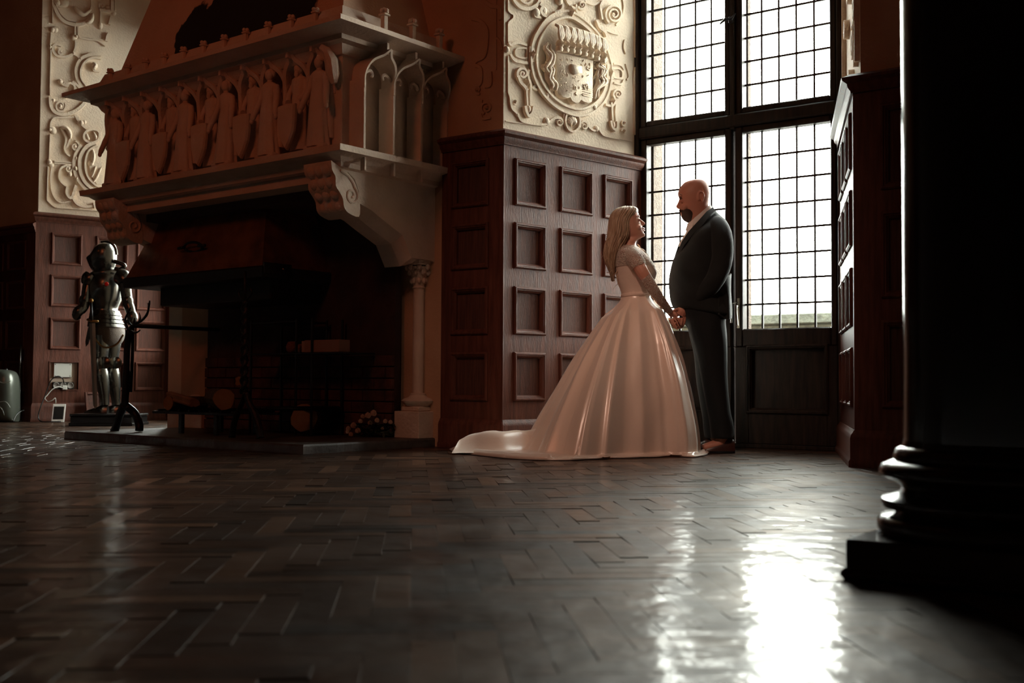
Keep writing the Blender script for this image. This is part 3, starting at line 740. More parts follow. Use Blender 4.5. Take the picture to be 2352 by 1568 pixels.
# antler topped andiron at the left
qa = -.02
an = thing('andiron', 'black wrought-iron firedog topped with antler branches, at the left of the hearth', 'andiron', (*(FX((frame_q(qa).uz(287, 990)[0], qa, 0)))[:2], ZH))
obj('post', tubepx(catmull([(296, 758), (292, 800), (290, 860), (288, 905), (286, 938)], 4), qa, [.026]*8+[.03]*9, 8), M_IRON, an, smooth=True)
g = tubepx(catmull([(287, 930), (276, 950), (270, 970), (263, 990)], 3), qa, [.035, .035, .034, .032, .03, .03, .028, .03, .032, .036], 8)
obj('leg', g, M_IRON, an, smooth=True)
g = MB(); fr = frame_q(qa); u0, z0 = fr.uz(290, 932)
g.tube(catmull([FX((u0, qa, z0)), FX((u0-.03, qa+.06, z0-.06)), FX((u0-.10, qa+.05, .12)), FX((u0-.12, qa+.04, ZH+.01))], 3), .032, 8); obj('leg', g, M_IRON, an, smooth=True)
g = MB()
for pts, r in (([(292, 770), (300, 752), (316, 742), (330, 732), (340, 715), (344, 690)], .016), ([(330, 732), (338, 722), (341, 705), (340, 696)], .010), ([(318, 741), (322, 730), (320, 718)], .009),
               ([(296, 762), (290, 745), (288, 732), (294, 718), (300, 706)], .012), ([(290, 742), (284, 733), (280, 735)], .008), ([(304, 750), (297, 740), (294, 733)], .008), ([(300, 760), (312, 764), (322, 758)], .011), ([(307, 745), (309, 730)], .011)):
    p = catmull(pts, 3); tubepx(p, qa, [r*(1-.65*i/len(p)) for i in range(len(p))], 7, g)
obj('antler', g, M_IRON, an, smooth=True, label='branching iron antlers')
g = MB(); tubepx([(305, 752), (304, 820), (300, 900)], qa+.05, .013, 6, g); obj('rail', g, M_IRON, an, smooth=True)
u1, z1 = frame_q(qa).uz(306, 748)
g = MB(); g.tube([FX((u1, qa, z1)), FX((u1-.02, .78, z1))], .016, 8); obj('rail', g, M_IRON, an, smooth=True)
# twisted andiron at the right
qb = -.13
an2 = thing('andiron', 'tall twisted iron firedog with a curved foot, in front of the dark hearth opening', 'andiron', (*(FX((frame_q(qb).uz(590, 1008)[0], qb, 0)))[:2], ZH))
fr = frame_q(qb); u0, zt = fr.uz(563, 690); zb_ = fr.uz(565, 905)[1]
g = MB(FX); n_ = 60; rings = []
for i in range(n_+1):
    a = i/n_*pi*9; z = zt + (zb_-zt)*i/n_
    rings.append([(u0+(.024+.008*cos(2*(t)))*cos(t+a), qb+(.024+.008*cos(2*t))*sin(t+a), z) for t in [2*pi*j/10 for j in range(10)]])
g.loft(rings); obj('post', g, M_IRON, an2, smooth=True, label='spirally twisted post')
obj('rail', tubepx([(563, 622), (563, 700)], qb, .011, 8), M_IRON, an2, smooth=True)
obj('leg', tubepx(catmull([(565, 900), (572, 925), (585, 950), (594, 980), (598, 1006)], 4), qb, [.022]*8+[.026]*8+[.03], 8, flat=.6), M_IRON, an2, smooth=True)
obj('leg', tubepx(catmull([(565, 900), (556, 925), (545, 950), (537, 975), (533, 1004)], 4), qb, [.022]*8+[.026]*8+[.03], 8, flat=.6), M_IRON, an2, smooth=True)
g = MB(); 
for sg in (-1, 1): g.tube(catmull([FX((u0+sg*x, qb, zt+z)) for x, z in ((0, 0), (.04, .02), (.07, .05), (.06, .08), (.035, .075))], 3), .007, 6)
obj('scroll', g, M_IRON, an2, smooth=True)
u1, z1 = fr.uz(572, 938); g = MB(); g.tube([FX((u1, qb, z1)), FX((u1, .7, z1-.01))], .018, 6); obj('rail', g, M_IRON, an2, smooth=True)
# log grate and logs
gr = thing('log_grate', 'low black iron log grate standing between the two firedogs', 'grate', FX((1.3, .25, ZH)))
gp = [frame_q(.05).uz(x, 946)[0] for x in (352, 545)]; zg = frame_q(.05).uz(450, 946)[1]
g = MB(FX); lo, hi = min(gp), max(gp)
g.box(lo, hi, .04, .07, zg-.02, zg, .003); g.box(lo, hi, .42, .45, zg-.02, zg, .003)
for i in range(8): x = lo+(hi-lo)*(i+.5)/8; g.box(x-.011, x+.011, .05, .44, zg-.005, zg+.015, .002)
obj('rack', g, M_IRON, gr)
for x in (lo+.22, hi-.30, lo+.22, hi-.30):
    pass
for x, y in ((lo+.25, .06), (hi-.35, .06), (lo+.25, .42), (hi-.35, .42)):
    g = MB(FX); g.box(x-.02, x+.02, y-.015, y+.015, ZH, zg-.018, .003); obj('leg', g, M_IRON, gr)
M_BARK = mat('log_bark', (.10, .055, .03), .9, noise_scale=12, color2=(.05, .028, .016), bump=.8, bump_scale=30)
M_CUT = mat('cut_wood', (.34, .17, .07), .8, noise_scale=10, color2=(.26, .12, .05), bump=.3, bump_scale=60)
def log(name, a, b, r, label, seed, split=False):
    t = thing(name, label, 'log', FX(((a[0]+b[0])/2, (a[1]+b[1])/2, zg)), 'firewood on the grate')
    a, b = FX(a), FX(b); ax = (b-a).normalized(); s = ax.cross(Vector((0, 0, 1))).normalized(); u = s.cross(ax); rg = random.Random(seed)
    n = 14; rr = [r*(1+rg.uniform(-.07, .07)) for _ in range(n)]
    ang = [2*pi*j/n for j in range(n)]
    if split: rr = [r*(1 if j < 6 else .12+.5*abs(cos(ang[j]))) for j in range(n)]
    m = MB(); m.loft([[a+(b-a)*k/4 + (s*cos(t_)+u*sin(t_))*q*(1+.03*sin(k*2+j)) for j, (t_, q) in enumerate(zip(ang, rr))] for k in range(5)], caps=False); obj('bark', m, M_BARK if not split else M_CUT, t)
    for e, dd in ((a, -1), (b, 1)):
        m = MB(); m.loft([[e + ax*dd*o + (s*cos(t_)+u*sin(t_))*q*k_ for t_, q in zip(ang, rr)] for k_, o in ((1.0, -.002), (.98, .004))]); obj('cut_end', m, M_CUT, t)
    return t
fz = frame_q(.1)
pa = fz.uz(535, 925)[0]; pb = fz.uz(452, 925)[0]
log('firewood_log', (pa, .02, zg+.10), (pb+.1, .34, zg+.10), .078, 'thick round log with its cut end facing out, at the right end of the grate', 1)
log('firewood_log', (fz.uz(470, 925)[0], .0, zg+.055), (fz.uz(385, 925)[0], .12, zg+.10), .05, 'pale split log lying across the left part of the grate', 2, True)
log('firewood_log', (fz.uz(545, 890)[0], .12, zg+.215), (fz.uz(500, 885)[0], .30, zg+.215), .05, 'small split wedge of wood on top of the pile', 3, True)
log('firewood_log', (fz.uz(400, 925)[0], .05, zg+.06), (fz.uz(400, 925)[0]+.03, .40, zg+.06), .055, 'short log pointing back, at the left end of the grate', 4)
log('firewood_log', (fz.uz(612, 915)[0], .45, ZH+.13), (fz.uz(560, 915)[0], .80, ZH+.13), .10, 'dark blackened log standing behind the twisted firedog', 5)
# iron rack at the back with tins
rk = thing('iron_rack', 'thin black iron rack at the back of the hearth behind the twisted firedog', 'rack', FX((.8, .6, ZH)))
qk = .45; fk = frame_q(qk)
ux = [fk.uz(x, 850)[0] for x in (576, 680, 716, 790)]
zz = [fk.uz(640, y)[1] for y in (739, 812, 938)]
for u in ux[:3]:
    g = MB(FX); g.box(u-.008, u+.008, qk-.008, qk+.008, ZH, zz[0]+.02, .002); obj('upright', g, M_IRON, rk)
    g = MB(FX); g.box(u-.008, u+.008, qk+.29, qk+.306, ZH, zz[0]+.02, .002); obj('upright', g, M_IRON, rk)
for z, x1 in ((zz[0], ux[1]), (zz[1], ux[3]), (zz[2], ux[2])):
    g = MB(FX); g.box(x1, ux[0], qk-.01, qk+.31, z-.008, z+.004, .002); obj('shelf', g, M_IRON, rk)
M_CARD = mat('cardboard', (.30, .17, .12), .8)
a, b = fk.uz(693, 780), fk.uz(776, 806)
bx = thing('matchbox', 'long pinkish cardboard box lying on the rack shelf inside the hearth', 'box', FX(((a[0]+b[0])/2, qk+.1, zz[1]+.004)))
g = MB(FX); g.box(b[0], a[0]-.015, qk+.01, qk+.12, zz[1]+.004, zz[1]+.095, .004); obj('sleeve', g, M_CARD, bx)
g = MB(FX); g.box(a[0]-.015, a[0]+.02, qk+.016, qk+.114, zz[1]+.008, zz[1]+.09, .002); obj('tray', g, mat('card_tray', (.4, .25, .18), .8), bx)
g = MB(FX); c = fk.uz(648, 798)
g.lathe([(.03, 0), (.045, .02), (.05, .05), (.035, .085), (.02, .09)], c=(c[0], qk+.1, zz[1]+.004), n=12); g.ball((c[0]-.07, qk+.12, zz[1]+.04), .036, n=10, m=7); g.ball((c[0]-.10, qk+.08, zz[1]+.035), .03, n=10, m=7)
tag(obj('pine_cones', g, mat('reddish_cone', (.22, .09, .06), .7, bump=.8, bump_scale=40), smooth=True), 'small reddish cones heaped on the rack shelf left of the box', 'cones')
# bouquet lying on the hearth
fl = thing('bouquet', 'bunch of pale roses with dark leaves lying on the hearth beside the right plinth', 'bouquet', (*ground(850, 1003, ZH)[:2], ZH))
M_PETAL = mat('rose_petal', (.52, .36, .26), .7, noise_scale=8, color2=(.6, .42, .32)); M_LEAF = mat('dark_leaf', (.025, .04, .022), .6); M_STEM = mat('stem_green', (.06, .08, .04), .6)
def rose(c, r, seed):
    rg = random.Random(seed); m = MB()
    for k in range(11):
        a = k*2.4; t = k/10; rr = r*(.3+.75*t); tilt = .9-.75*t
        cc = Vector(c)+Vector((cos(a)*rr*.45, sin(a)*rr*.45, r*.35*(1-t)))
        nrm = Vector((cos(a), sin(a), tilt*.6)).normalized(); s = nrm.cross(Vector((0, 0, 1))).normalized(); u = s.cross(nrm)
        R0 = []
        for (x, y, w) in ((-1, 0, .1), (-.7, .7, .25), (0, 1, .35), (.7, .7, .25), (1, 0, .1), (.6, -.7, -.15), (0, -.9, -.3), (-.6, -.7, -.15)):
            R0.append(cc + s*x*r*.62 + u*y*r*.62 + nrm*(w*r*.4))
        m.loft([[p for p in R0], [p+nrm*.0018 for p in R0]])
    m.ball(c, r*.5, n=8, m=6)
    return m
fpx = [(828, 968, .02), (845, 955, .028), (858, 950, .03), (866, 966, .022), (833, 957, .02), (885, 968, .02), (897, 970, .019), (812, 978, .028), (822, 990, .026), (800, 985, .022), (806, 998, .02), (790+8, 992, .018), (878, 984, .016), (850, 972, .022)]
Yf = ground(850, 1003, ZH).y
for i, (x, y, r) in enumerate(fpx):
    c = at(x, y, Yf + random.uniform(-.04, .06)); obj('flower', rose(c, r*1.05, i), M_PETAL, fl)
g = MB(); rg = random.Random(4)
for i in range(150):
    c = at(rg.uniform(815, 905), rg.uniform(975, 1000), Yf + rg.uniform(-.06, .1)); a = rg.uniform(0, 6.3); e = rg.uniform(-.5, .9); l = rg.uniform(.02, .04)
    d = Vector((cos(a)*cos(e), sin(a)*cos(e), sin(e))); s = d.cross(Vector((0, 0, 1))).normalized()*l*.3
    c.z = max(c.z, ZH+.015)
    g.add([c-d*l, c+s+Vector((0, 0, .004)), c+d*l, c-s, c+Vector((0, 0, -.003))], [(0, 1, 2, 3), (0, 3, 4), (3, 2, 4), (2, 1, 4), (1, 0, 4)])
lf = obj('foliage', g, M_LEAF, fl); lf['kind'] = 'stuff'
g = MB(); 
for i in range(9): g.tube([at(850, 985+i % 3*4, Yf), at(880, 990+i % 4*3, Yf-.02), at(905, 994+i % 3*4, Yf-.03+.006*i)], .003, 5)
obj('stems', g, M_STEM, fl, smooth=True)
g = MB(); c0 = ground(915, 1003, ZH); g.lathe([(.022, 0), (.03, .005), (.033, .05), (.031, .055), (.024, .052)], c=(c0.x, c0.y, ZH), n=16)
tag(obj('votive_glass', g, mat('green_glass', (.10, .13, .09), .25), smooth=True, angle=40), 'small greenish glass cup on the hearth at the foot of the bouquet', 'cup')
c0 = ground(940, 1004, ZH); g = MB(); M3 = lambda v: (c0.x + v[0]*.82 + v[1]*.3, c0.y + v[1]*.8, ZH + .003 + v[2])
g.box(-.035, .02, -.02, .10, 0, .006, .001, xf=M3)
tag(obj('card', g, mat('greenish_card', (.16, .15, .10), .6)), 'small pale card lying at the edge of the hearth by the plinth', 'card')
# ------------------------------------------------------------------ plaster strapwork on the alcove jambs
def relief(fr, wl, name, zx0, zy0, sc, items, w=0.0, ks=1.0):
    def U(p): return fr.uz(zx0 + p[0]/sc, zy0 + p[1]/sc, w)
    def R(r): return r/sc*.0031
    for it in items:
        k = it[0]; mb = MB(fr)
        if k == 'S':      # strap: pts,width,height
            pts = catmull([U(p) for p in it[1]], 4); mb.strap(pts, it[2]*(.5+.5*ks), it[3]*ks)
        elif k == 'C':    # closed strap
            pts = catmull([U(p) for p in it[1]], 5, True); mb.strap(pts, it[2]*(.5+.5*ks), it[3]*ks, close=True)
        elif k == 'L':    # straight-cornered strap
            mb.strap([U(p) for p in it[1]], it[2], it[3])
        elif k == 'T':    # tapering leaf / tube
            pts = catmull([U(p) for p in it[1]], 4); n = len(pts); r = it[2]*ks
            mb.tube([(u, it[3]*.5*ks, z) for u, z in pts], [max(.003, r*sin(pi*(.12+.86*i/n))) for i in range(n)], 8)
        elif k == 'P':    # spiral: centre, radius(px in zoomed), turns, start angle, direction
            cx, cy = it[1]; r, tn, a0, dr = it[2:6]; m = int(18*tn)
            pts = [U((cx + r*(1-.86*i/m)*cos(a0+dr*2*pi*tn*i/m), cy + 1.12*r*(1-.86*i/m)*sin(a0+dr*2*pi*tn*i/m))) for i in range(m+1)]
            mb.strap(pts, [it[6]*(.4+.6*ks)*(1-.5*i/m) for i in range(m+1)], it[7]*ks)
            u, z = U((cx, cy)); mb.ball((u, .008, z), it[6]*.7, .02, it[6]*.7, n=8, m=6)
        elif k == 'B':    # boss
            u, z = U(it[1]); mb.ball((u, 0, z), it[2]*ks, it[3]*ks, ks*(it[2]*it[4] if len(it) > 4 else it[2]), n=14, m=8)
        elif k == 'D':    # faceted diamond
            u, z = U(it[1]); r, h, a = it[2]*ks, it[3]*ks, it[4]
            mb.add([(u-r, 0, z), (u, 0, z+r*a), (u+r, 0, z), (u, 0, z-r*a), (u, h, z)], [(0, 1, 4), (1, 2, 4), (2, 3, 4), (3, 0, 4), (0, 3, 2, 1)])
        elif k == 'Y':    # flat polygon slab
            mb.prism([U(p) for p in it[1]], -.002, it[2]*ks)
        obj(it[-1] if isinstance(it[-1], str) else name, mb, M_PLASTER, wl, smooth=(k not in 'DYL'), angle=45)
W1, H1 = .028, .016
ov = [(1290,100),(1110,165),(995,310),(940,450),(928,640),(965,800),(1050,955),(1160,1070),(1300,1150),(1450,1178),(1600,1120),(1705,990),(1750,830),(1755,640),(1690,450),(1590,300),(1440,165)]
cxo, cyo = 1345, 640
def scale_ov(k): return [(cxo+(x-cxo)*k, cyo+(y-cyo)*k) for x, y in ov]
R1 = [('C', scale_ov(.97), .020, .026), ('C', scale_ov(.915), .035, .018), ('C', scale_ov(.85), .020, .032),
      ('L', [(722,-900),(722,110)], .012, .010), ('S', [(722,110),(745,135),(770,150),(772,185),(740,215),(722,235)], .012, .012), ('L', [(722,235),(722,425)], .012, .010),
      ('B', (708,497), .024, .025), ('S', [(722,425),(745,455),(775,440),(830,432),(905,455)], .022, .016), ('S', [(740,545),(765,590),(810,620),(915,632)], .022, .016),
      ('C', [(905,490),(820,488),(795,510),(795,550),(825,572),(905,580)], .014, .012), ('Y', [(922,470),(985,490),(990,625),(925,630)], .022), ('D', (955,550), .04, .05, 1.6),
      ('L', [(722,560),(722,930)], .012, .010), ('S', [(722,930),(740,985),(745,1040),(760,1090),(800,1130),(825,1170),(850,1210),(930,1235),(1045,1250)], .020, .014), ('P', (785,1025), 38, 1.4, 2.4, 1, .016, .014),
      ('B', (812,1150), .018, .018), ('B', (1108,1215), .03, .022), ('S', [(1045,1250),(1100,1240),(1160,1200),(1200,1180),(1250,1190),(1265,1225)], .020, .015), ('P', (1232,1225), 38, 1.4, -1.2, 1, .016, .014),
      ('P', (858,742), 58, 1.6, 2.6, 1, .024, .022), ('S', [(815,760),(835,820),(880,870),(905,910)], .03, .020), ('S', [(925,700),(915,760),(940,850),(935,900)], .022, .018), ('D', (903,830), .03, .04, 1.5),
      ('S', [(895,880),(900,960),(905,1060)], .018, .02), ('S', [(940,880),(935,960),(935,1060)], .018, .02), ('S', [(880,1065),(890,1120),(915,1165),(950,1135),(965,1070)], .026, .026), ('B', (920,1095), .02, .03, 1.6),
      ('B', (1100,955), .026, .03), ('B', (1578,1078), .028, .03), ('S', [(955,700),(1000,840),(960,880),(1010,900)], .018, .016),
      ('Y', [(1310,110),(1345,85),(1370,140),(1350,180),(1315,150)], .02), ('D', (1340,128), .05, .055, 1.5), ('S', [(1240,0),(1260,60),(1240,110),(1180,130)], .022, .018), ('S', [(1290,-20),(1320,40),(1370,80),(1400,90)], .02, .016),
      ('P', (1455,52), 45, 1.4, 2.8, -1, .022, .018), ('S', [(1400,50),(1400,110),(1440,150)], .022, .016), ('S', [(1490,20),(1570,45),(1650,20)], .02, .012), ('B', (1230,10), .035, .03),
      ('S', [(740,-60),(800,45),(870,90),(950,85),(1015,40),(1040,-40)], .03, .018), ('S', [(800,-60),(860,20),(920,35),(980,-10)], .016, .014), ('S', [(1030,40),(1055,75),(1040,110),(1060,150),(1110,175)], .03, .022), ('B', (1000,130), .04, .03), ('B', (1075,110), .035, .026), ('S', [(975,110),(985,165),(1040,180)], .022, .018),
      ('P', (1768,150), 92, 2.3, 2.2, 1, .022, .028), ('S', [(1660,20),(1635,60),(1640,120),(1655,200)], .022, .022), ('S', [(1850,-60),(1880,60),(1860,170),(1800,255)], .012, .010), ('B', (1650,30), .022, .02),
      ('S', [(1600,205),(1625,270),(1680,320),(1700,370)], .034, .022), ('S', [(1640,230),(1700,300),(1760,330),(1820,345)], .016, .012), ('B', (1650,290), .03, .024),
      ('Y', [(1700,640),(1755,650),(1765,800),(1705,800)], .022), ('D', (1733,728), .045, .05, 1.7), ('S', [(1770,690),(1830,690),(1860,720),(1860,775),(1830,785),(1775,775)], .014, .012), ('S', [(1775,640),(1850,655),(1880,700)], .016, .012), ('S', [(1780,830),(1850,845),(1880,800)], .016, .012),
      ('P', (1815,945), 50, 1.5, 2.6, 1, .020, .018), ('S', [(1775,960),(1785,1010),(1760,1060),(1690,1050)], .022, .016), ('D', (1770,1012), .026, .035, 1.5),
      ('S', [(1750,1030),(1755,1120),(1760,1210)], .018, .018), ('S', [(1795,1050),(1790,1130),(1795,1215)], .018, .018), ('S', [(1740,1210),(1755,1275),(1785,1300),(1805,1280),(1808,1220)], .022, .02), ('B', (1775,1250), .018, .02, 1.5),
      ('S', [(1450,1240),(1470,1215),(1510,1235),(1530,1275),(1580,1310),(1620,1290),(1650,1330),(1690,1360),(1830,1390)], .018, .014), ('P', (1482,1262), 34, 1.3, -1, 1, .016, .014), ('B', (1605,1290), .026, .02), ('P', (1880,1230), 30, 1.3, 1, 1, .014, .012), ('P', (1880,1310), 26, 1.2, 3, 1, .014, .012),
      ('C', [(1350,1128),(1300,1150),(1285,1220),(1310,1290),(1360,1320),(1410,1290),(1430,1225),(1410,1150)], .018, .022), ('S', [(1275,1140),(1275,1200),(1300,1280),(1340,1320)], .014, .014), ('S', [(1440,1160),(1440,1280)], .016, .014),
      ('S', [(1890,400),(1880,470),(1900,540)], .014, .010), ('S', [(1900,640),(1930,760),(1910,800)], .014, .010), ('S', [(1985,-50),(1995,200),(1990,500),(2008,640),(1985,740),(1990,1000),(1985,1350)], .02, .012),
      ('L', [(700,1212),(1060,1262)], .01, .008), ('L', [(1700,1362),(1960,1412)], .01, .008)]
relief(JR, w_jr, 'strapwork', 1000, 0, 4.356, R1)
# shell in the bottom cartouche
def U1(x, y): return JR.uz(1000+x/4.356, y/4.356)
mb = MB(JR)
for i in range(9):
    a = -pi/2 + (i-4)*.36; u0, z0 = U1(1352, 1262); u1, z1 = U1(1352+46*cos(a), 1225+62*sin(a))
    mb.tube([(u0, .01, z0), ((u0+u1)/2, .026, (z0+z1)/2), (u1, .010, z1)], [.006, .010, .009], 6)
obj('shell', mb, M_PLASTER, w_jr, smooth=True)
# coat of arms: shield, eight helmets with plumes, mantling
mb = MB(JR)
sh = [U1(x, y) for x, y in [(1178,535),(1180,700),(1178,880),(1195,940),(1230,980),(1280,995),(1310,985),(1330,1025),(1365,1045),(1405,1040),(1425,1012),(1450,1030),(1500,1045),(1535,1025),(1545,960),(1545,800),(1550,600)]]
n = len(sh); c_u = sum(p[0] for p in sh)/n; c_z = sum(p[1] for p in sh)/n
mb.loft([[(u, 0, z) for u, z in sh], [(u, .03, z) for u, z in sh], [(c_u+(u-c_u)*.93, .04, c_z+(z-c_z)*.94) for u, z in sh]])
obj('coat_shield', mb, M_PLASTER, w_jr, smooth=True, angle=40)
mb = MB(JR); rg = random.Random(2)
for i in range(46):
    x, y = rg.uniform(1205, 1520), rg.uniform(600, 960)
    if 1300 < x < 1420 and 650 < y < 760: continue
    u, z = U1(x, y); a = rg.uniform(0, 6.3); l = rg.uniform(.008, .018)
    mb.tube([(u-cos(a)*l, .040, z-sin(a)*l), (u+sin(a)*.004, .045, z), (u+cos(a)*l, .040, z+sin(a)*l)], [.002, .004, .002], 5)
q = [U1(x, y) for x, y in [(1305,655),(1410,680),(1415,745),(1340,760),(1305,720)]]; mb.prism(q, .03, .058)
u, z = U1(1355, 890); mb.tube([(u+.014*cos(t), .043, z+.014*sin(t)) for t in [2*pi*i/12 for i in range(13)]], .004, 5)
for k in range(5): a = U1(1430, 880+k*22); b = U1(1535, 905+k*20); mb.tube([(a[0], .041, a[1]), (b[0], .041, b[1])], .0025, 4)
obj('heraldic_charges', mb, M_PLASTER, w_jr, smooth=True)
for i in range(8):
    t = i/7; hx, hy = 1192+(1625-1192)*t, 455+(575-455)*t - 18*sin(pi*t)
    mb = MB(JR); u, z = U1(hx, hy); mb.ball((u, .055, z), .026, .035, .032, n=12, m=8)
    mb.lathe([(.020, 0), (.030, -.02), (.024, -.04)], c=(u, .05, z-.014), n=10)
    for k in range(4): mb.tube([(u-.014+.009*k, .09, z+.012), (u-.014+.009*k, .092, z-.014)], .0025, 4)
    obj('helmet_relief', mb, M_PLASTER, w_jr, smooth=True, angle=50)
    mb = MB(JR); px_, py_ = U1(hx-8+6*t, hy-200+20*t)
    for k in range(5):
        o = (k-2)*.011
        mb.tube(catmull([(u, .06, z+.02), (u+o*1.1, .07, z+.07), (u+o*.7+.006*sin(k+i), .06, z+.12), (px_+o*1.4, .045+.006*(k % 2), py_-.01)], 3), [.008, .010, .012, .012, .009, .011, .012, .012, .011, .009], 6)
    obj('crest_plume', mb, M_PLASTER, w_jr, smooth=True)
def mantle(pts, seed):
    mb = MB(JR); rg = random.Random(seed)
    for k in range(7):
        P = [U1(x + rg.uniform(-16, 16) + (k-3)*9, y + rg.uniform(-14, 14)) for x, y in pts]
        P = catmull([(u, .018+.01*(k % 3), z) for u, z in P], 3); m = len(P)
        mb.tube(P, [.004+.010*sin(pi*i/m) for i in range(m)], 6)
    obj('mantling', mb, M_PLASTER, w_jr, smooth=True)
mantle([(1110,450),(1090,500),(1135,560),(1120,640),(1085,690),(1130,760)], 1); mantle([(1090,640),(1130,700),(1110,780),(1145,850),(1150,905)], 2)
mantle([(1640,600),(1590,660),(1650,720),(1600,790)], 3); mantle([(1660,640),(1620,760),(1640,840),(1580,900),(1570,985)], 4)
# relief on the far left jamb
R2 = [('L', [(96,-1200),(95,40),(95,170)], .016, .02), ('B', (92,215), .05, .05), ('B', (112,212), .06, .03), ('L', [(84,235),(80,325)], .016, .02), ('D', (76,338), .06, .06, 1.3), ('L', [(82,360),(76,690)], .016, .02),
      ('S', [(104,45),(125,95),(160,145),(215,175),(280,182),(340,160),(375,110)], .055, .045), ('S', [(120,40),(150,100),(200,145),(262,158)], .02, .05), ('T', [(250,50),(275,85),(320,105),(370,70)], .05, .05), ('T', [(330,170),(365,150),(383,100)], .05, .06),
      ('S', [(300,100),(345,90),(375,50),(370,-20)], .028, .03), ('B', (175,15), .10, .05), ('B', (130,20), .06, .05),
      ('L', [(255,182),(255,260)], .02, .03), ('L', [(275,182),(278,260)], .02, .03), ('B', (262,175), .04, .05), ('B', (245,268), .07, .05), ('B', (262,265), .035, .07),
      ('S', [(262,285),(262,340),(240,390),(190,410),(130,405),(100,375),(98,340),(120,322),(155,330)], .04, .035), ('P', (152,372), 24, 1.2, 0, 1, .04, .04),
      ('S', [(285,272),(350,285),(420,295),(475,330)], .03, .03), ('S', [(280,262),(350,270),(480,295)], .02, .025), ('B', (245,385), .04, .05), ('S', [(250,390),(275,405),(290,425)], .04, .03), ('B', (294,426), .028, .045),
      ('S', [(440,395),(370,395),(300,425),(265,490),(268,560),(300,620),(335,650)], .05, .035), ('S', [(440,425),(380,420),(320,455),(295,510),(300,570),(340,625)], .03, .05),
      ('T', [(380,455),(400,470),(390,490),(400,510)], .05, .05), ('S', [(385,470),(390,510),(430,515)], .03, .04), ('B', (150,590), .05, .06), ('S', [(150,585),(175,615),(215,600),(250,620),(250,660),(215,690),(185,700)], .035, .04), ('P', (190,605), 20, 1.2, 0, 1, .03, .04), ('S', [(235,590),(275,620),(300,650)], .04, .04),
      ('P', (150,765), 42, 1.8, -.5, 1, .035, .03), ('S', [(78,700),(85,770),(120,815),(190,825),(260,800),(310,760),(330,735)], .055, .03), ('B', (98,722), .04, .04),
      ('S', [(80,920),(85,880),(110,852),(150,848),(250,845)], .028, .025), ('B', (98,940), .07, .04), ('B', (75,935), .035, .055), ('L', [(78,970),(70,1150)], .016, .02),
      ('S', [(262,832),(280,865),(310,900),(340,925)], .055, .03), ('B', (300,885), .05, .055), ('B', (285,888), .04, .035), ('B', (325,880), .04, .035),
      ('T', [(150,920),(190,925),(215,960),(222,1000)], .05, .05), ('S', [(150,918),(185,980),(190,1020),(180,1070),(200,1110),(220,1125)], .03, .03), ('S', [(222,1000),(205,1040),(190,1075)], .03, .03), ('P', (255,1055), 34, 1.3, -1.5, 1, .035, .035),
      ('C', [(350,940),(320,970),(325,1010),(370,1030),(420,1010),(430,960),(400,935)], .035, .045), ('T', [(335,960),(345,990),(355,1010)], .03, .05), ('T', [(385,950),(400,980),(405,1010)], .03, .05), ('D', (395,1015), .04, .05, 1),
      ('S', [(300,1045),(260,1110),(245,1180),(258,1260),(300,1330),(360,1385),(430,1410)], .05, .04), ('S', [(400,1030),(340,1055),(295,1120),(285,1200),(305,1280),(350,1340),(430,1390)], .055, .055), ('S', [(420,1050),(350,1090),(325,1180),(340,1270),(390,1330),(430,1350)], .03, .07),
      ('Y', [(370,1075),(430,1060),(450,1200),(450,1330),(410,1330),(365,1260),(355,1200),(385,1190)], .05), ('T', [(380,1080),(385,1130),(375,1190)], .04, .09), ('B', (372,1180), .06, .07), ('T', [(440,1210),(410,1270),(380,1320)], .025, .12), ('T', [(400,1200),(385,1240),(370,1280)], .025, .12),
      ('D', (262,1140), .06, .06, 1.8), ('B', (258,1215), .055, .06), ('D', (266,1285), .06, .06, 1.8),
      ('L', [(105,1162),(235,1172)], .02, .02), ('L', [(105,1175),(235,1187)], .014, .02), ('B', (70,1168), .055, .055), ('B', (85,1185), .055, .035), ('L', [(62,1200),(55,1440)], .016, .02),
      ('S', [(92,1195),(82,1280),(90,1370),(115,1430),(160,1460),(225,1450)], .026, .025), ('S', [(230,1190),(185,1195),(150,1220),(142,1280),(165,1320),(200,1345)], .032, .035), ('P', (210,1215), 24, 1.3, 0, 1, .03, .035), ('S', [(200,1345),(195,1390),(215,1425),(235,1415),(250,1370),(262,1335)], .045, .05),
      ('S', [(235,1420),(270,1470),(330,1490),(400,1480)], .04, .04), ('T', [(225,1240),(215,1260),(205,1250)], .04, .04), ('S', [(390,1460),(400,1500)], .04, .05), ('S', [(55,1440),(90,1475),(120,1495)], .02, .02), ('L', [(120,1495),(440,1518)], .016, .02)]
R2 += [('L', [(430,75),(520,85)], .03, .03), ('L', [(440,80),(438,165)], .02, .03), ('B', (437,185), .05, .05, 1.5), ('S', [(430,60),(430,35),(450,28),(465,45),(450,55)], .025, .03), ('B', (492,55), .05, .05), ('L', [(520,-400),(520,90)], .04, .04), ('L', [(550,-400),(545,80)], .025, .03), ('B', (535,95), .05, .05),
       ('L', [(515,120),(500,180)], .03, .03), ('S', [(500,240),(485,270),(480,300)], .04, .04), ('S', [(200,-60),(280,-40),(360,-70)], .04, .03), ('C', [(150,-30),(200,10),(150,50),(110,10)], .03, .03)]
relief(JL, w_jl, 'strapwork', 90, 0, 3.136, R2, 0.0, .62)
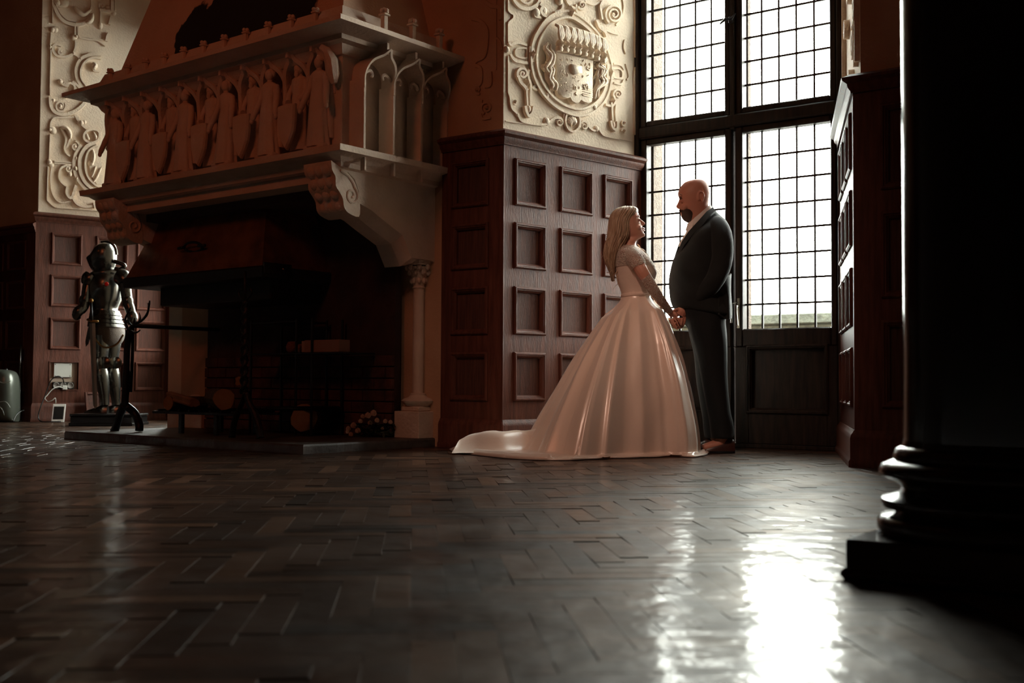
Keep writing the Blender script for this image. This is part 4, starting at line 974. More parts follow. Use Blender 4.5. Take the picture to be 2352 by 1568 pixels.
# fainter scrolls on the main wall beside the chimney
R3 = [('S', [(450,-20),(560,60),(640,80),(655,200)], .03, .012), ('S', [(370,190),(450,210),(515,280),(525,400),(500,560),(420,610),(400,650),(460,690),(460,830),(400,880)], .026, .012),
      ('S', [(560,720),(560,850),(500,870)], .02, .012), ('P', (430,900), 40, 1.3, 1, 1, .02, .012), ('P', (520,1080), 60, 1.6, 2, 1, .02, .012), ('L', [(612,-600),(612,700)], .010, .008), ('S', [(620,380),(655,430),(670,500)], .018, .010), ('S', [(470,1000),(460,1120),(480,1190),(560,1180)], .016, .010)]
def relief_main():
    global M_PLASTER
    keep = M_PLASTER; M_PLASTER = M_PLASTER_SHADED
    relief(MAIN, w_main, 'strapwork', 1000, 0, 4.356, R3); M_PLASTER = keep
relief_main()
# right jamb: a dense edge-on run of strapwork
rg = random.Random(9)
for k in range(16):
    u = .1 + 1.0*rg.random(); z = 2.3 + k*.16; mb = MB(JQ); r = rg.uniform(.05, .11)
    m = 24; mb.strap([(u + r*(1-.8*i/m)*cos(i*.45+k), z + r*1.2*(1-.8*i/m)*sin(i*.45+k)) for i in range(m+1)], .03, .035); obj('strapwork', mb, M_PLASTER, w_jq, smooth=True, angle=50)
for a, b in (((.06, 2.3), (.06, 5.1)), ((.16, 2.3), (.16, 5.1)), ((JQL-.12, 2.3), (JQL-.12, 5.1))):
    mb = MB(JQ); mb.strap([a, b], .03, .03); obj('strapwork', mb, M_PLASTER, w_jq)

# ------------------------------------------------------------------ great column at the right
cw = .30; pcor = ground(1927, 1331)
nrm = Vector((-WD.y, WD.x, 0)) if WD.x*0 + 1 else None
CCX = pcor + WD*cw + Vector((-WD.y, WD.x, 0))*cw
def CX(v): return CCX + WD*v[0] + Vector((-WD.y, WD.x, 0))*v[1] + Vector((0, 0, v[2]))
col = thing('column', 'massive dark polished round column on a square plinth at the right edge', 'column', CCX)
g = MB(CX); g.box(-cw+.012, cw-.012, -cw+.012, cw-.012, 0, .095, .004); g.box(-cw, cw, -cw, cw, .0, .028, .010); obj('plinth', g, M_COLUMN, col)
g = MB(CX); Rr = .222
prof = [(.285, .094), (.292, .102), (.292, .125), (.282, .137), (.252, .142), (.240, .150), (.244, .156), (.279, .160), (.283, .170), (.280, .180), (.258, .186), (.240, .194), (.232, .206), (.240, .218), (.262, .227), (.286, .238), (.287, .250), (.280, .263), (.262, .270), (.252, .276), (.254, .284), (.250, .292), (.245, .302), (.232, .308), (.229, .322)]
g.lathe(prof, n=64); obj('base', g, M_COLUMN, col, smooth=True, angle=50)
g = MB(CX); g.lathe([(.228, .31), (.225, .5), (.226, 1.6), (.220, 3.2), (.205, CEIL-.001)], n=64); obj('shaft', g, M_COLUMN, col, smooth=True, angle=50)
# ------------------------------------------------------------------ people
from mathutils.geometry import intersect_point_line
YM = 7.62                                           # the groom's depth; the bride stands a little nearer
def ringpx(f, b, hd, Y, n=32, ex=2.2, dyc=0.0):      # horizontal-ish ring given its front and back silhouette pixels
    F, B = at(f[0], f[1], Y), at(b[0], b[1], Y); c = (F+B)/2; h = (F-B)/2; out = []
    for j in range(n):
        t = 2*pi*j/n; ct, st = cos(t), sin(t)
        x = math.copysign(abs(ct)**(2/ex), ct); y = math.copysign(abs(st)**(2/ex), st)
        out.append(c + h*x + Vector((0, 1, 0))*(hd*y+dyc))
    return out
def loftpx(rows, Y, n=32, ex=2.2, mb=None, k=3):
    mb = mb or MB(); R = catmull([tuple(f)+tuple(b)+(hd,)+((rest[0] if rest else 0),) for f, b, hd, *rest in rows], k)
    mb.loft([ringpx((r[0], r[1]), (r[2], r[3]), max(.004, r[4]), Y, n, ex, r[5]) for r in R]); return mb
def limb(pts, Y, mb=None, n=12, k=4):                # (px, py, dy, radius)
    mb = mb or MB(); P = catmull(pts, k)
    mb.tube([at(p[0], p[1], Y+p[2]) for p in P], [p[3] for p in P], n); return mb
def blob(mb, px, py, dy, r, Y, s=(1, 1, 1)):
    mb.ball(at(px, py, Y+dy), r*s[0], r*s[1], r*s[2], n=14, m=10)
M_SKIN = mat('skin', (.58, .26, .18), .5, noise_scale=10, color2=(.52, .22, .15)); M_SKIN.node_tree.nodes['Principled BSDF'].inputs['Subsurface Weight'].default_value = .12
M_SKIN.node_tree.nodes['Principled BSDF'].inputs['Subsurface Radius'].default_value = (.02, .008, .004)
M_SKINW = mat('fair_skin', (.66, .34, .25), .48, noise_scale=10, color2=(.62, .30, .21)); M_SKINW.node_tree.nodes['Principled BSDF'].inputs['Subsurface Weight'].default_value = .12
M_SKINW.node_tree.nodes['Principled BSDF'].inputs['Subsurface Radius'].default_value = (.02, .008, .004)
M_SUIT = mat('charcoal_wool', (.012, .0145, .014), .75, spec=.25, sheen=.08, bump=.3, bump_scale=400)
M_SHIRT = mat('white_cotton', (.78, .72, .68), .7)
M_BEARD = mat('dark_beard', (.07, .035, .025), .8, bump=.8, bump_scale=220)
M_SHOE = mat('brown_leather', (.05, .018, .012), .35)

# ---------------- groom (faces left, head bowed)
gloc = ground(1640, 1037); YG = YM
groom = thing('person', 'bald bearded man in a dark suit, head bowed, holding the bride by the hand', 'person', (gloc.x, YG, 0))
mb = MB()
loftpx([((1597,412),(1604,412),.012), ((1582,415),(1615,414),.045), ((1571,420),(1622,420),.062), ((1564,428),(1627,428),.073), ((1559,437),(1630,437),.079), ((1557,446),(1631,446),.081),
        ((1560,455),(1630,456),.080), ((1562,463),(1628,466),.077), ((1562,471),(1626,475),.074), ((1563,480),(1625,484),.070), ((1565,488),(1625,492),.066), ((1567,496),(1626,500),.060),
        ((1572,504),(1628,506),.055), ((1580,509),(1630,512),.054), ((1584,518),(1634,520),.058), ((1588,535),(1640,530),.064), ((1588,560),(1650,550),.09)], YG, 36, 2.1, mb)
# nose, brow, lips, ears, cheeks
limb([(1563,456,0,.008), (1561,463,0,.009), (1558.5,470,0,.0105), (1556.5,474.5,0,.011), (1561,478.5,0,.010)], YG, mb, 10)
for s in (-1, 1):
    blob(mb, 1561, 477, s*.012, .009, YG); limb([(1561,449,s*.010,.007), (1560.5,448,s*.03,.009), (1564,449.5,s*.052,.007)], YG, mb, 8)
    blob(mb, 1566, 462, s*.036, .014, YG); blob(mb, 1572, 476, s*.048, .022, YG)
    e = MB(); c = at(1606, 456, YG) + Vector((0, s*.080, 0))
    mb.tube([c + Vector((.018*cos(t)-.002, s*(.008+.006*cos(t)), .034*sin(t))) for t in [pi*1.25-2*pi*i/14*.86 for i in range(15)]], [.006]*15, 8)
    mb.ball(c, .014, .006, .026, n=10, m=8)
limb([(1567,489,-.022,.006), (1564.5,488,0,.008), (1567,489,.022,.006)], YG, mb, 8); limb([(1568,493.5,-.02,.006), (1565.5,493.5,0,.008), (1568,493.5,.02,.006)], YG, mb, 8)
# body under the clothes, arms and legs
loftpx([((1588,540),(1640,505),.08), ((1572,560),(1662,535),.16), ((1556,600),(1672,590),.20), ((1548,650),(1668,650),.20), ((1550,700),(1668,700),.19), ((1580,740),(1660,740),.17)], YG, 24, 2.2, mb)
limb([(1650,540,-.18,.06), (1655,600,-.215,.055), (1645,645,-.22,.05), (1612,680,-.17,.042), (1578,702,-.10,.034), (1568,708,-.085,.032)], YG, mb)
limb([(1650,540,.18,.06), (1652,600,.22,.055), (1640,645,.22,.05), (1605,680,.17,.042), (1575,700,.06,.032)], YG, mb)
limb([(1622,720,-.09,.10), (1636,860,-.09,.062), (1655,990,-.09,.045)], YG, mb); limb([(1618,720,.09,.10), (1624,860,.10,.062), (1640,988,.10,.045)], YG, mb)
for dx, dy, s in ((1655, -.09, 1), (1640, .10, 1)): limb([(dx+4,1000,dy,.04), (dx-2,1018,dy,.038), (dx-22,1025,dy-.005,.034), (dx-42,1029,dy-.01,.026)], YG, mb)
# hands: palm and five fingers
def hand(mb, wrist, palm, fingers, thumb, Y, pr=(.038, .024)):
    W_, P_ = wrist, palm
    limb([(*W_, pr[1]), ((W_[0]+P_[0])/2, (W_[1]+P_[1])/2, (W_[2]+P_[2])/2, pr[0]*.85), (*P_, pr[0]*.8)], Y, mb, 12)
    fr0 = pr[0]*.245
    for f in fingers: m_ = len(f); limb([(*p, fr0*(1-.3*i/(m_-1))) for i, p in enumerate(f)], Y, mb, 8, 3)
    limb([(*p, .0125-.004*i/(len(thumb)-1)) for i, p in enumerate(thumb)], Y, mb, 8, 3)
hand(mb, (1573, 704, -.09), (1563, 724, -.08),
     [[(1573,726,-.09), (1571,742,-.10), (1564,752,-.085), (1556,748,-.055)], [(1567,730,-.10), (1563,748,-.115), (1555,754,-.095), (1549,749,-.06)],
      [(1560,731,-.105), (1555,746,-.12), (1547,749,-.10), (1542,743,-.065)], [(1554,728,-.10), (1548,739,-.115), (1541,741,-.10), (1538,735,-.07)]],
     [(1559,710,-.09), (1549,713,-.12), (1543,722,-.13), (1541,731,-.12)], YG, (.046, .031))
hand(mb, (1575, 702, .06), (1561, 722, .045), [[(1566,727,.05), (1563,742,.045), (1555,747,.03), (1550,742,.015)], [(1561,730,.055), (1556,744,.05), (1549,747,.03), (1545,741,.015)],
      [(1556,729,.06), (1550,741,.055), (1543,742,.035), (1540,737,.02)], [(1550,726,.06), (1545,735,.055), (1539,735,.035), (1537,730,.02)]], [(1556,711,.03), (1549,716,.01), (1545,724,.0)], YG)
obj('body', voxel(mb, .0042, 3), M_SKIN, groom, smooth=True)
# beard and moustache
mb = MB()
B_ = [((1567,483),(1573,482),.045), ((1564.6,486),(1582,481),.066), ((1564,490),(1592,485),.0695), ((1565,496),(1599,490),.0655), ((1567.5,502),(1600,496),.058), ((1572.5,507),(1595,503),.050), ((1579,510.5),(1591,509),.036), ((1583,512),(1588,512),.02)]
loftpx(B_, YG, 30, 2.1, mb); limb([(1567,485,-.032,.007), (1562.5,484,-.010,.0085), (1562.5,484,.010,.0085), (1567,485,.032,.007)], YG, mb, 8)
obj('beard', voxel(mb, .004, 2), M_BEARD, groom, smooth=True)
mb = MB()
for s in (-1, 1):
    limb([(1561,447.5,s*.012,.003), (1560.5,446,s*.030,.0045), (1564.5,447.5,s*.052,.003)], YG, mb, 6)
obj('eyebrows', mb, M_BEARD, groom, smooth=True)
mb = MB()
for s in (-1, 1): blob(mb, 1564.5, 456.5, s*.032, .0105, YG)
obj('eyes', mb, mat('eye_shade', (.16, .08, .06), .3), groom, smooth=True)  # socket shade put into the eyeball colour
# thin grey stubble round the back of the head
# shirt collar and front
mb = MB(); rr = []
for f, b, hd in (((1580.5,527),(1640,488),.070), ((1580,524),(1638,483),.073), ((1580.5,512),(1632,470),.066), ((1583,511),(1630,470),.060), ((1584,520),(1634,480),.062)):
    rr.append(ringpx(f, b, hd, YG, 32, 2.0))
mb.loft(rr, caps=False)
for s in (-1, 1):
    a = at(1580.5, 513, YG); b = at(1592, 505, YG)+Vector((0, s*.05, 0)); c = at(1588, 530, YG)+Vector((0, s*.052, 0)); d = at(1577, 528, YG)+Vector((0, s*.022, 0))
    mb.loft([[a, b, c, d], [p+Vector((-.004, s*.003, 0)) for p in (a, b, c, d)]])
loftpx([((1579,524),(1600,515),.04), ((1574,536),(1600,530),.06), ((1564,552),(1600,545),.07), ((1558,566),(1600,560),.05)], YG, 20, 2.0, mb)
obj('shirt', mb, M_SHIRT, groom, smooth=True, angle=50)
# jacket
mb = MB()
loftpx([((1585,531),(1640,483),.068), ((1582,535),(1645,487),.10), ((1578,541),(1655,497),.155), ((1572,550),(1666,507),.195), ((1562,566),(1676,528),.215), ((1550,588),(1680,560),.225), ((1542,610),(1679,598),.23),
        ((1538,632),(1671,628),.235), ((1538,660),(1667,655),.235), ((1541,688),(1668,688),.235), ((1548,705),(1674,712),.235), ((1562,712),(1678,727),.235), ((1566,713),(1678,730),.225)], YG, 40, 2.25, mb)
jk = voxel(mb, .0085, 5)
def crease(me, fn):
    P = [v.co.copy() for v in me.vertices]; Nn = [v.vector.copy() for v in me.vertex_normals]; out = []
    for p, n_ in zip(P, Nn): out.extend(p + n_*fn(p))
    me.vertices.foreach_set('co', out); me.update()
crease(jk, lambda p: noise.noise(Vector((p.x*7, p.y*5, p.z*9)))*.009 + noise.noise(Vector((p.x*18+p.z*12, p.y*9, p.z*6)))*.0045)
obj('jacket', jk, M_SUIT, groom, smooth=True)
for s in (-1, 1):
    mb = MB(); limb([(1646,506,s*.10,.035), (1650,520,s*.155,.062), (1657,545,s*.205,.072), (1659,590,s*.232,.069), (1649,628,s*.240,.066), (1634,653,s*.232,.062), (1611,677,s*.19,.055), (1591,694,s*.13,.049), (1576,704,s*.10,.044)], YG, mb, 28, 6)
    for i, v in enumerate(mb.v):
        p = Vector(v); q = noise.noise(Vector((p.x*13, p.y*6, p.z*15)))*.009*min(1, i/400); mb.v[i] = (p.x, p.y + q*(-1 if s < 0 else 1)*-1, p.z + q*.6)
    obj('sleeve', mb, M_SUIT, groom, smooth=True)
# lapel, rear vent flap and sleeve buttons
mb = MB()
for s in (-1, 1):
    P = [(1640,481,.02), (1622,494,.075), (1602,516,.098), (1580,540,.09), (1566,562,.06), (1556,590,.04)]
    a = [at(x, y, YG)+Vector((0, s*w, 0)) for x, y, w in P]; b = [at(x+9*(1-abs(i-2)/3.2), y+10, YG)+Vector((0, s*(w+.042), 0)) for i, (x, y, w) in enumerate(P)]
    up = Vector((-.012, s*.012, .012))
    mb.loft([[p+up, q+up, q+up*.4, p+up*.4] for p, q in zip(a, b)])
obj('lapel', mb, M_SUIT, groom, smooth=True, angle=40)
mb = MB(); P = [[(1650,640,-.20), (1664,636,-.19), (1676,632,-.14), (1680,628,-.04)], [(1652,672,-.215), (1663,670,-.195), (1676,668,-.165), (1679,664,-.05)], [(1651,700,-.225), (1663,703,-.185), (1676,704,-.18), (1681,700,-.05)], [(1652,722,-.23), (1664,731,-.19), (1677,733,-.18), (1682,728,-.04)]]
P = catmull([tuple(x for q in r for x in q) for r in P], 4); Q = []
for r in P:
    row = catmull([tuple(r[i:i+3]) for i in (0, 3, 6, 9)], 4); row = [at(x, y, YG+d) for x, y, d in row]; Q.append(row + [p+Vector((-.008, .008, 0)) for p in row[::-1]])
mb.loft(Q); obj('vent_flap', mb, M_SUIT, groom, smooth=True, angle=60)
# trousers and shoes
mb = MB()
limb([(1622,690,-.09,.125), (1624,740,-.09,.122), (1634,800,-.095,.105), (1641,860,-.095,.090), (1650,930,-.09,.080), (1658,985,-.09,.076), (1660,1006,-.09,.080)], YG, mb, 20)
limb([(1618,690,.09,.125), (1618,740,.09,.118), (1624,800,.10,.10), (1628,860,.10,.088), (1636,930,.10,.078), (1643,985,.10,.074), (1645,1003,.10,.078)], YG, mb, 20)
loftpx([((1548,690),(1665,690),.20), ((1556,715),(1668,715),.21), ((1576,748),(1662,752),.19)], YG, 28, 2.2, mb)
tr = voxel(mb, .0085, 4)
crease(tr, lambda p: noise.noise(Vector((p.x*10, p.y*8, p.z*3.2)))*.010 + .004*sin(p.z*40+p.x*30)*max(0, 1-p.z/.35))
obj('trousers', tr, mat('dark_trousers', (.009, .011, .012), .75, spec=.25, sheen=.06), groom, smooth=True)
for cx, dy in ((1660, -.09), (1645, .10)):
    g = MB(); prof = [(1680-1660, .036, .075), (14, .041, .085), (2, .042, .088), (-12, .044, .075), (-26, .047, .055), (-40, .044, .040), (-52, .034, .030), (-58, .016, .018)]
    rings = []
    for dx, w, h in prof:
        c = at(cx+dx, 1037, YG); x0 = c.x
        rings.append([Vector((x0, YG+dy + w*cos(t), .012 + max(0, h*sin(t)) if sin(t) > 0 else .012+.0*sin(t))) for t in [2*pi*j/20 for j in range(20)]])
    g.loft(rings); sh_ = obj('shoe', g, M_SHOE, groom, smooth=True, angle=50)
    g = MB(); rings = []
    for dx, w, h in prof: x0 = at(cx+dx, 1037, YG).x; rings.append([Vector((x0, YG+dy+y, z)) for y, z in ((-w-.002, 0), (w+.002, 0), (w+.002, .014), (-w-.002, .014))])
    g.loft(rings); obj('sole', g, M_BLACK, sh_)

# ---------------- bride (faces right, head tipped back)
YB = 7.50
bride = thing('person', 'blonde bride in satin gown with lace sleeves and long train, face tipped up', 'person', (at(1460, 900, YB).x, YB, 0))
mb = MB()
loftpx([((1452,477),(1430,478),.012), ((1460,481),(1418,482),.045), ((1465,487),(1412,489),.060), ((1467.5,494),(1409,496),.068), ((1467.5,501),(1408,503),.070), ((1470,508),(1408,511),.069), ((1473.5,516),(1409,519),.066),
        ((1475.5,523),(1412,526),.061), ((1477,530),(1416,533),.055), ((1479,537),(1422,540),.046), ((1478,543),(1428,546),.036), ((1468,549),(1432,551),.038), ((1462,554),(1432,556),.045), ((1461,562),(1430,563),.048), ((1466,574),(1426,572),.07)], YB, 36, 2.0, mb)
limb([(1466,500,0,.0055), (1470.5,505,0,.0065), (1476,510,0,.0072), (1480,513.5,0,.0068), (1476,517,0,.0062)], YB, mb, 10)
limb([(1475.5,524,-.018,.004), (1478.3,524,0,.006), (1475.5,524,.018,.004)], YB, mb, 8); limb([(1476,529.5,-.016,.004), (1478.8,529.5,0,.006), (1476,529.5,.016,.004)], YB, mb, 8)
for s in (-1, 1):
    blob(mb, 1475, 515.5, s*.008, .0055, YB); blob(mb, 1466, 522, s*.036, .02, YB); limb([(1467,498,s*.012,.006), (1467,496,s*.03,.007), (1461,497,s*.05,.006)], YB, mb, 8); blob(mb, 1467, 505, s*.031, .0105, YB)
blob(mb, 1476, 539, 0, .016, YB)
loftpx([((1464,568),(1428,565),.06), ((1472,578),(1418,576),.12), ((1484,592),(1416,594),.145), ((1494,612),(1417,612),.135), ((1496,632),(1420,630),.12), ((1488,655),(1425,655),.10), ((1484,680),(1430,684),.105), ((1500,720),(1420,730),.14)], YB, 24, 2.1, mb)
limb([(1450,588,-.135,.048), (1463,604,-.165,.046), (1476,626,-.185,.042), (1492,652,-.18,.037), (1508,676,-.15,.032), (1524,697,-.10,.027), (1537,714,-.05,.021)], YB, mb)
limb([(1450,588,.135,.048), (1470,620,.18,.042), (1492,655,.17,.036), (1515,690,.12,.028), (1538,715,.07,.021)], YB, mb)
limb([(1470,720,-.08,.08), (1475,860,-.09,.055), (1478,990,-.09,.04)], YB, mb); limb([(1470,720,.08,.08), (1475,860,.09,.055), (1478,990,.09,.04)], YB, mb)
for s in (-1, 1): limb([(1478,1000,s*.09,.035), (1486,1030,s*.09,.03), (1512,1034,s*.09,.022)], YB, mb)
hand(mb, (1536, 712, -.05), (1545, 724, -.025), [[(1550,725,-.04), (1558,734,-.045), (1563,744,-.04)], [(1547,729,-.035), (1555,740,-.04), (1560,751,-.035)], [(1544,732,-.025), (1550,745,-.03), (1555,757,-.025)], [(1540,732,-.015), (1545,744,-.02), (1549,754,-.015)]],
     [(1543,717,-.04), (1550,720,-.05), (1556,726,-.05)], YB, (.027, .019))
hand(mb, (1538, 714, .07), (1547, 724, .085), [[(1550,727,.08), (1556,737,.09), (1559,746,.10)], [(1548,729,.09), (1553,740,.10), (1556,750,.11)], [(1546,730,.10), (1550,741,.11), (1552,750,.12)], [(1544,730,.11), (1547,739,.12), (1549,746,.13)]],
     [(1546,717,.07), (1553,720,.06), (1558,727,.06)], YB, (.027, .019))
obj('body', voxel(mb, .0038, 2), M_SKINW, bride, smooth=True)
mb = MB()
for s in (-1, 1):
    limb([(1469.3,505,s*.020,.0022), (1470.4,504.5,s*.031,.003), (1467,504,s*.046,.002)], YB, mb, 6); limb([(1468.5,495.5,s*.014,.0018), (1467,493.5,s*.032,.0026), (1462,495,s*.048,.0015)], YB, mb, 6)
obj('eyelashes', mb, M_BEARD, bride, smooth=True)
mb = MB(); limb([(1476.8,524.3,-.014,.003), (1479.6,524.6,0,.0045), (1476.8,524.3,.014,.003)], YB, mb, 6); limb([(1477,529,-.012,.003), (1480,529,0,.0048), (1477,529,.012,.003)], YB, mb, 6)
obj('lips', mb, mat('lips', (.42, .10, .09), .35), bride, smooth=True)
# hair: a solid fall plus many wavy locks
HR = [((1450,473),(1436,474),.015), ((1461,477),(1420,478),.055), ((1465.5,484),(1409,486),.072), ((1461,493),(1403,496),.082), ((1454,502),(1400,506),.086), ((1450,514),(1399,518),.088), ((1449,528),(1398,532),.088), ((1447,542),(1396,547),.088), ((1440,556),(1391,560),.086), ((1431,570),(1388,574),.085),
      ((1424,585),(1388,588),.080), ((1418,600),(1391,602),.068), ((1414,615),(1397,617),.05), ((1412,630),(1403,632),.03), ((1411,645),(1407,646),.012)]
mb = MB(); loftpx(HR, YB, 48, 2.1, mb, 4)
hm = mb
for i, v in enumerate(hm.v):
    j = i % 48; p = Vector(v); k_ = i//48
    w = .0035*sin(j*2.6+k_*.3) + .005*noise.noise(Vector((j*.9, k_*.12, 2)))
    c = Vector((at(1425, 560, YB).x, YB, p.z)); d = (p-c); d.z = 0
    if d.length > .01 and k_ > 1: p = p + d.normalized()*w
    hm.v[i] = tuple(p)
def hair_mat():
    m = mat('blonde_hair', (.40, .26, .16), .34, spec=.8, noise_scale=6, color2=(.62, .46, .31), stretch=(14, 14, 1), bump=.4, bump_scale=30); return m
M_HAIR = hair_mat()
hair = obj('hair', hm, M_HAIR, bride, smooth=True)
mb = MB(); rg = random.Random(21); HRk = catmull([tuple(f)+tuple(b)+(hd,) for f, b, hd in HR], 4)
def hpt(kf, t, off):
    k_ = min(len(HRk)-1.001, kf); i = int(k_); fr_ = k_-i; r = [a+(b-a)*fr_ for a, b in zip(HRk[i], HRk[i+1])]
    F, B = at(r[0], r[1], YB), at(r[2], r[3], YB); c = (F+B)/2; h = (F-B)/2
    return c + h*cos(t)*(1+off/.12) + Vector((0, (r[4]+off)*sin(t), 0))
for s_ in range(230):
    t0 = rg.uniform(0, 2*pi)
    if cos(t0) > .80: t0 += pi
    k0 = rg.uniform(1.5, 9) if s_ < 150 else rg.uniform(14, 30); L_ = rg.uniform(28, 46) if s_ < 150 else rg.uniform(14, 26); ph = rg.uniform(0, 6); am = rg.uniform(.03, .10); o = rg.uniform(-.001, .005)
    pts = []; n_ = 16
    for q in range(n_):
        kf = k0 + L_*q/(n_-1); drift = .22*(q/(n_-1))*(-1 if sin(t0) < 0 else 1)*(-1)
        a = t0 - drift*.5 + am*sin(ph+q*.75)*(q/n_)
        p = hpt(min(kf, len(HRk)-2), a, o + (.006*max(0, sin(ph+q*.8)) if q > 6 else 0))
        if kf > len(HRk)-2: p.z -= (kf-len(HRk)+2)*.008; p.x += .006*sin(q+ph)
        pts.append(p)
    r_ = rg.uniform(.0022, .0042); mb.tube(pts, [r_*(1 if q < 11 else (16-q)/5.5) for q in range(n_)], 5)
# stray curls at the nape, back and throat
for px_, py_, s in ((1393, 590, -1), (1388, 575, -1), (1392, 560, 1), (1402, 620, -1), (1407, 640, 1), (1411, 655, -1), (1396, 600, 1), (1385, 582, -1)):
    p0 = at(px_+10, py_-26, YB) + Vector((0, -.05, 0))
    mb.tube([p0 + Vector((-.030*q/9 + s*.010*sin(q*.9), .01*cos(q), -.012*q)) for q in range(10)], [.004*(1-q/11) for q in range(10)], 5)
for q0 in range(9):
    p0 = at(1464+q0*1.2, 560+q0*2.2, YB+.05); a0 = q0*1.3
    mb.tube([p0 + Vector((.0042*q + .010*sin(q*.75+a0)*(q/14), .008*cos(q*.8+a0), -.0045*q + .010*cos(q*.75+a0)*(q/14))) for q in range(15)], [.0028*(1-q/17) for q in range(15)], 5)
obj('locks', mb, M_HAIR, bride, smooth=True, kind='stuff')
# lace and satin
def lace(name, open_amt, scale=95):
    m = bpy.data.materials.new(name); m.use_nodes = True; n = m.node_tree; L = n.links; b = n.nodes['Principled BSDF']; out = n.nodes['Material Output']
    b.inputs['Base Color'].default_value = (.80, .68, .58, 1); b.inputs['Roughness'].default_value = .75
    t = n.nodes.new('ShaderNodeTexCoord'); nz = n.nodes.new('ShaderNodeTexNoise'); nz.inputs['Scale'].default_value = 22; nz.inputs['Detail'].default_value = 2
    L.new(t.outputs['Object'], nz.inputs['Vector'])
    vm = n.nodes.new('ShaderNodeVectorMath'); vm.operation = 'MULTIPLY_ADD'; vm.inputs[1].default_value = (.03, .03, .03)
    L.new(nz.outputs['Color'], vm.inputs[0]); L.new(t.outputs['Object'], vm.inputs[2])
    v = n.nodes.new('ShaderNodeTexVoronoi'); v.feature = 'DISTANCE_TO_EDGE'; v.inputs['Scale'].default_value = scale; L.new(vm.outputs[0], v.inputs['Vector'])
    v2 = n.nodes.new('ShaderNodeTexVoronoi'); v2.inputs['Scale'].default_value = scale*.42; L.new(vm.outputs[0], v2.inputs['Vector'])
    sn = n.nodes.new('ShaderNodeMath'); sn.operation = 'SINE'; ml = n.nodes.new('ShaderNodeMath'); ml.operation = 'MULTIPLY'; ml.inputs[1].default_value = 26
    L.new(v2.outputs['Distance'], ml.inputs[0]); L.new(ml.outputs[0], sn.inputs[0])
    a = n.nodes.new('ShaderNodeMath'); a.operation = 'LESS_THAN'; a.inputs[1].default_value = .10; L.new(v.outputs['Distance'], a.inputs[0])
    c = n.nodes.new('ShaderNodeMath'); c.operation = 'GREATER_THAN'; c.inputs[1].default_value = open_amt; L.new(sn.outputs[0], c.inputs[0])
    mxx = n.nodes.new('ShaderNodeMath'); mxx.operation = 'MAXIMUM'; L.new(a.outputs[0], mxx.inputs[0]); L.new(c.outputs[0], mxx.inputs[1])
    tr = n.nodes.new('ShaderNodeBsdfTransparent'); ms = n.nodes.new('ShaderNodeMixShader'); L.new(mxx.outputs[0], ms.inputs[0]); L.new(tr.outputs[0], ms.inputs[1]); L.new(b.outputs[0], ms.inputs[2]); L.new(ms.outputs[0], out.inputs[0])
    bp = n.nodes.new('ShaderNodeBump'); bp.inputs['Strength'].default_value = .8; bp.inputs['Distance'].default_value = .004; L.new(sn.outputs[0], bp.inputs['Height']); L.new(bp.outputs[0], b.inputs['Normal'])
    return m
M_LACE = lace('bridal_lace', .25); M_LACE2 = lace('sleeve_lace', .45, 110)
M_SATIN = mat('ivory_satin', (.86, .71, .60), .29, spec=1.0, sheen=.3, bump=.03, bump_scale=60)
M_BOD = mat('ivory_crepe', (.82, .66, .56), .55, bump=.3, bump_scale=260)
mb = MB(); loftpx([((1495,600),(1412,600),.165), ((1504,613),(1413,612),.160), ((1508,625),(1414,624),.150), ((1506,637),(1416,636),.138), ((1500,650),(1419,650),.124), ((1494,664),(1425,665),.114), ((1491,674),(1428,677),.112), ((1492,682),(1427,686),.116)], YB, 48, 2.15, mb)
obj('bodice', mb, M_BOD, bride, smooth=True)
mb = MB(); loftpx([((1464,566),(1427,563),.062), ((1470,571),(1420,569),.105), ((1477,579),(1414,578),.158), ((1487,589),(1411,589),.178), ((1498,602),(1410.5,602),.176), ((1506,614),(1412,614),.163)], YB, 48, 2.15, mb)
mb.v = mb.v; mb.f = [f for f in mb.f if len(f) == 4]
obj('lace_yoke', mb, M_LACE, bride, smooth=True)
for s in (-1, 1):
    mb = MB(); limb([(1446,584,s*.12,.054), (1456,594,s*.150,.058), (1463,604,s*.166,.055), (1468,614,s*.176,.050)], YB, mb, 20); mb.f = [f for f in mb.f if len(f) == 4]
    obj('lace_cap', mb, M_LACE, bride, smooth=True)
    mb = MB(); q = -1 if s < 0 else 1
    limb([(1481,636,q*.186,.0425), (1492,652,q*.18,.0400), (1508,676,q*.15,.0350), (1524,697,q*.105,.0295), (1538,715,(-.052 if s < 0 else .07),.0235)], YB, mb, 20); mb.f = [f for f in mb.f if len(f) == 4]
    obj('lace_sleeve', mb, M_LACE2, bride, smooth=True)
mb = MB(); loftpx([((1491.5,672),(1427,675),.115), ((1493.5,675),(1426,679),.119), ((1492.5,679),(1426.5,683),.118)], YB, 48, 2.15, mb); obj('waist_seam', mb, M_BOD, bride, smooth=True)
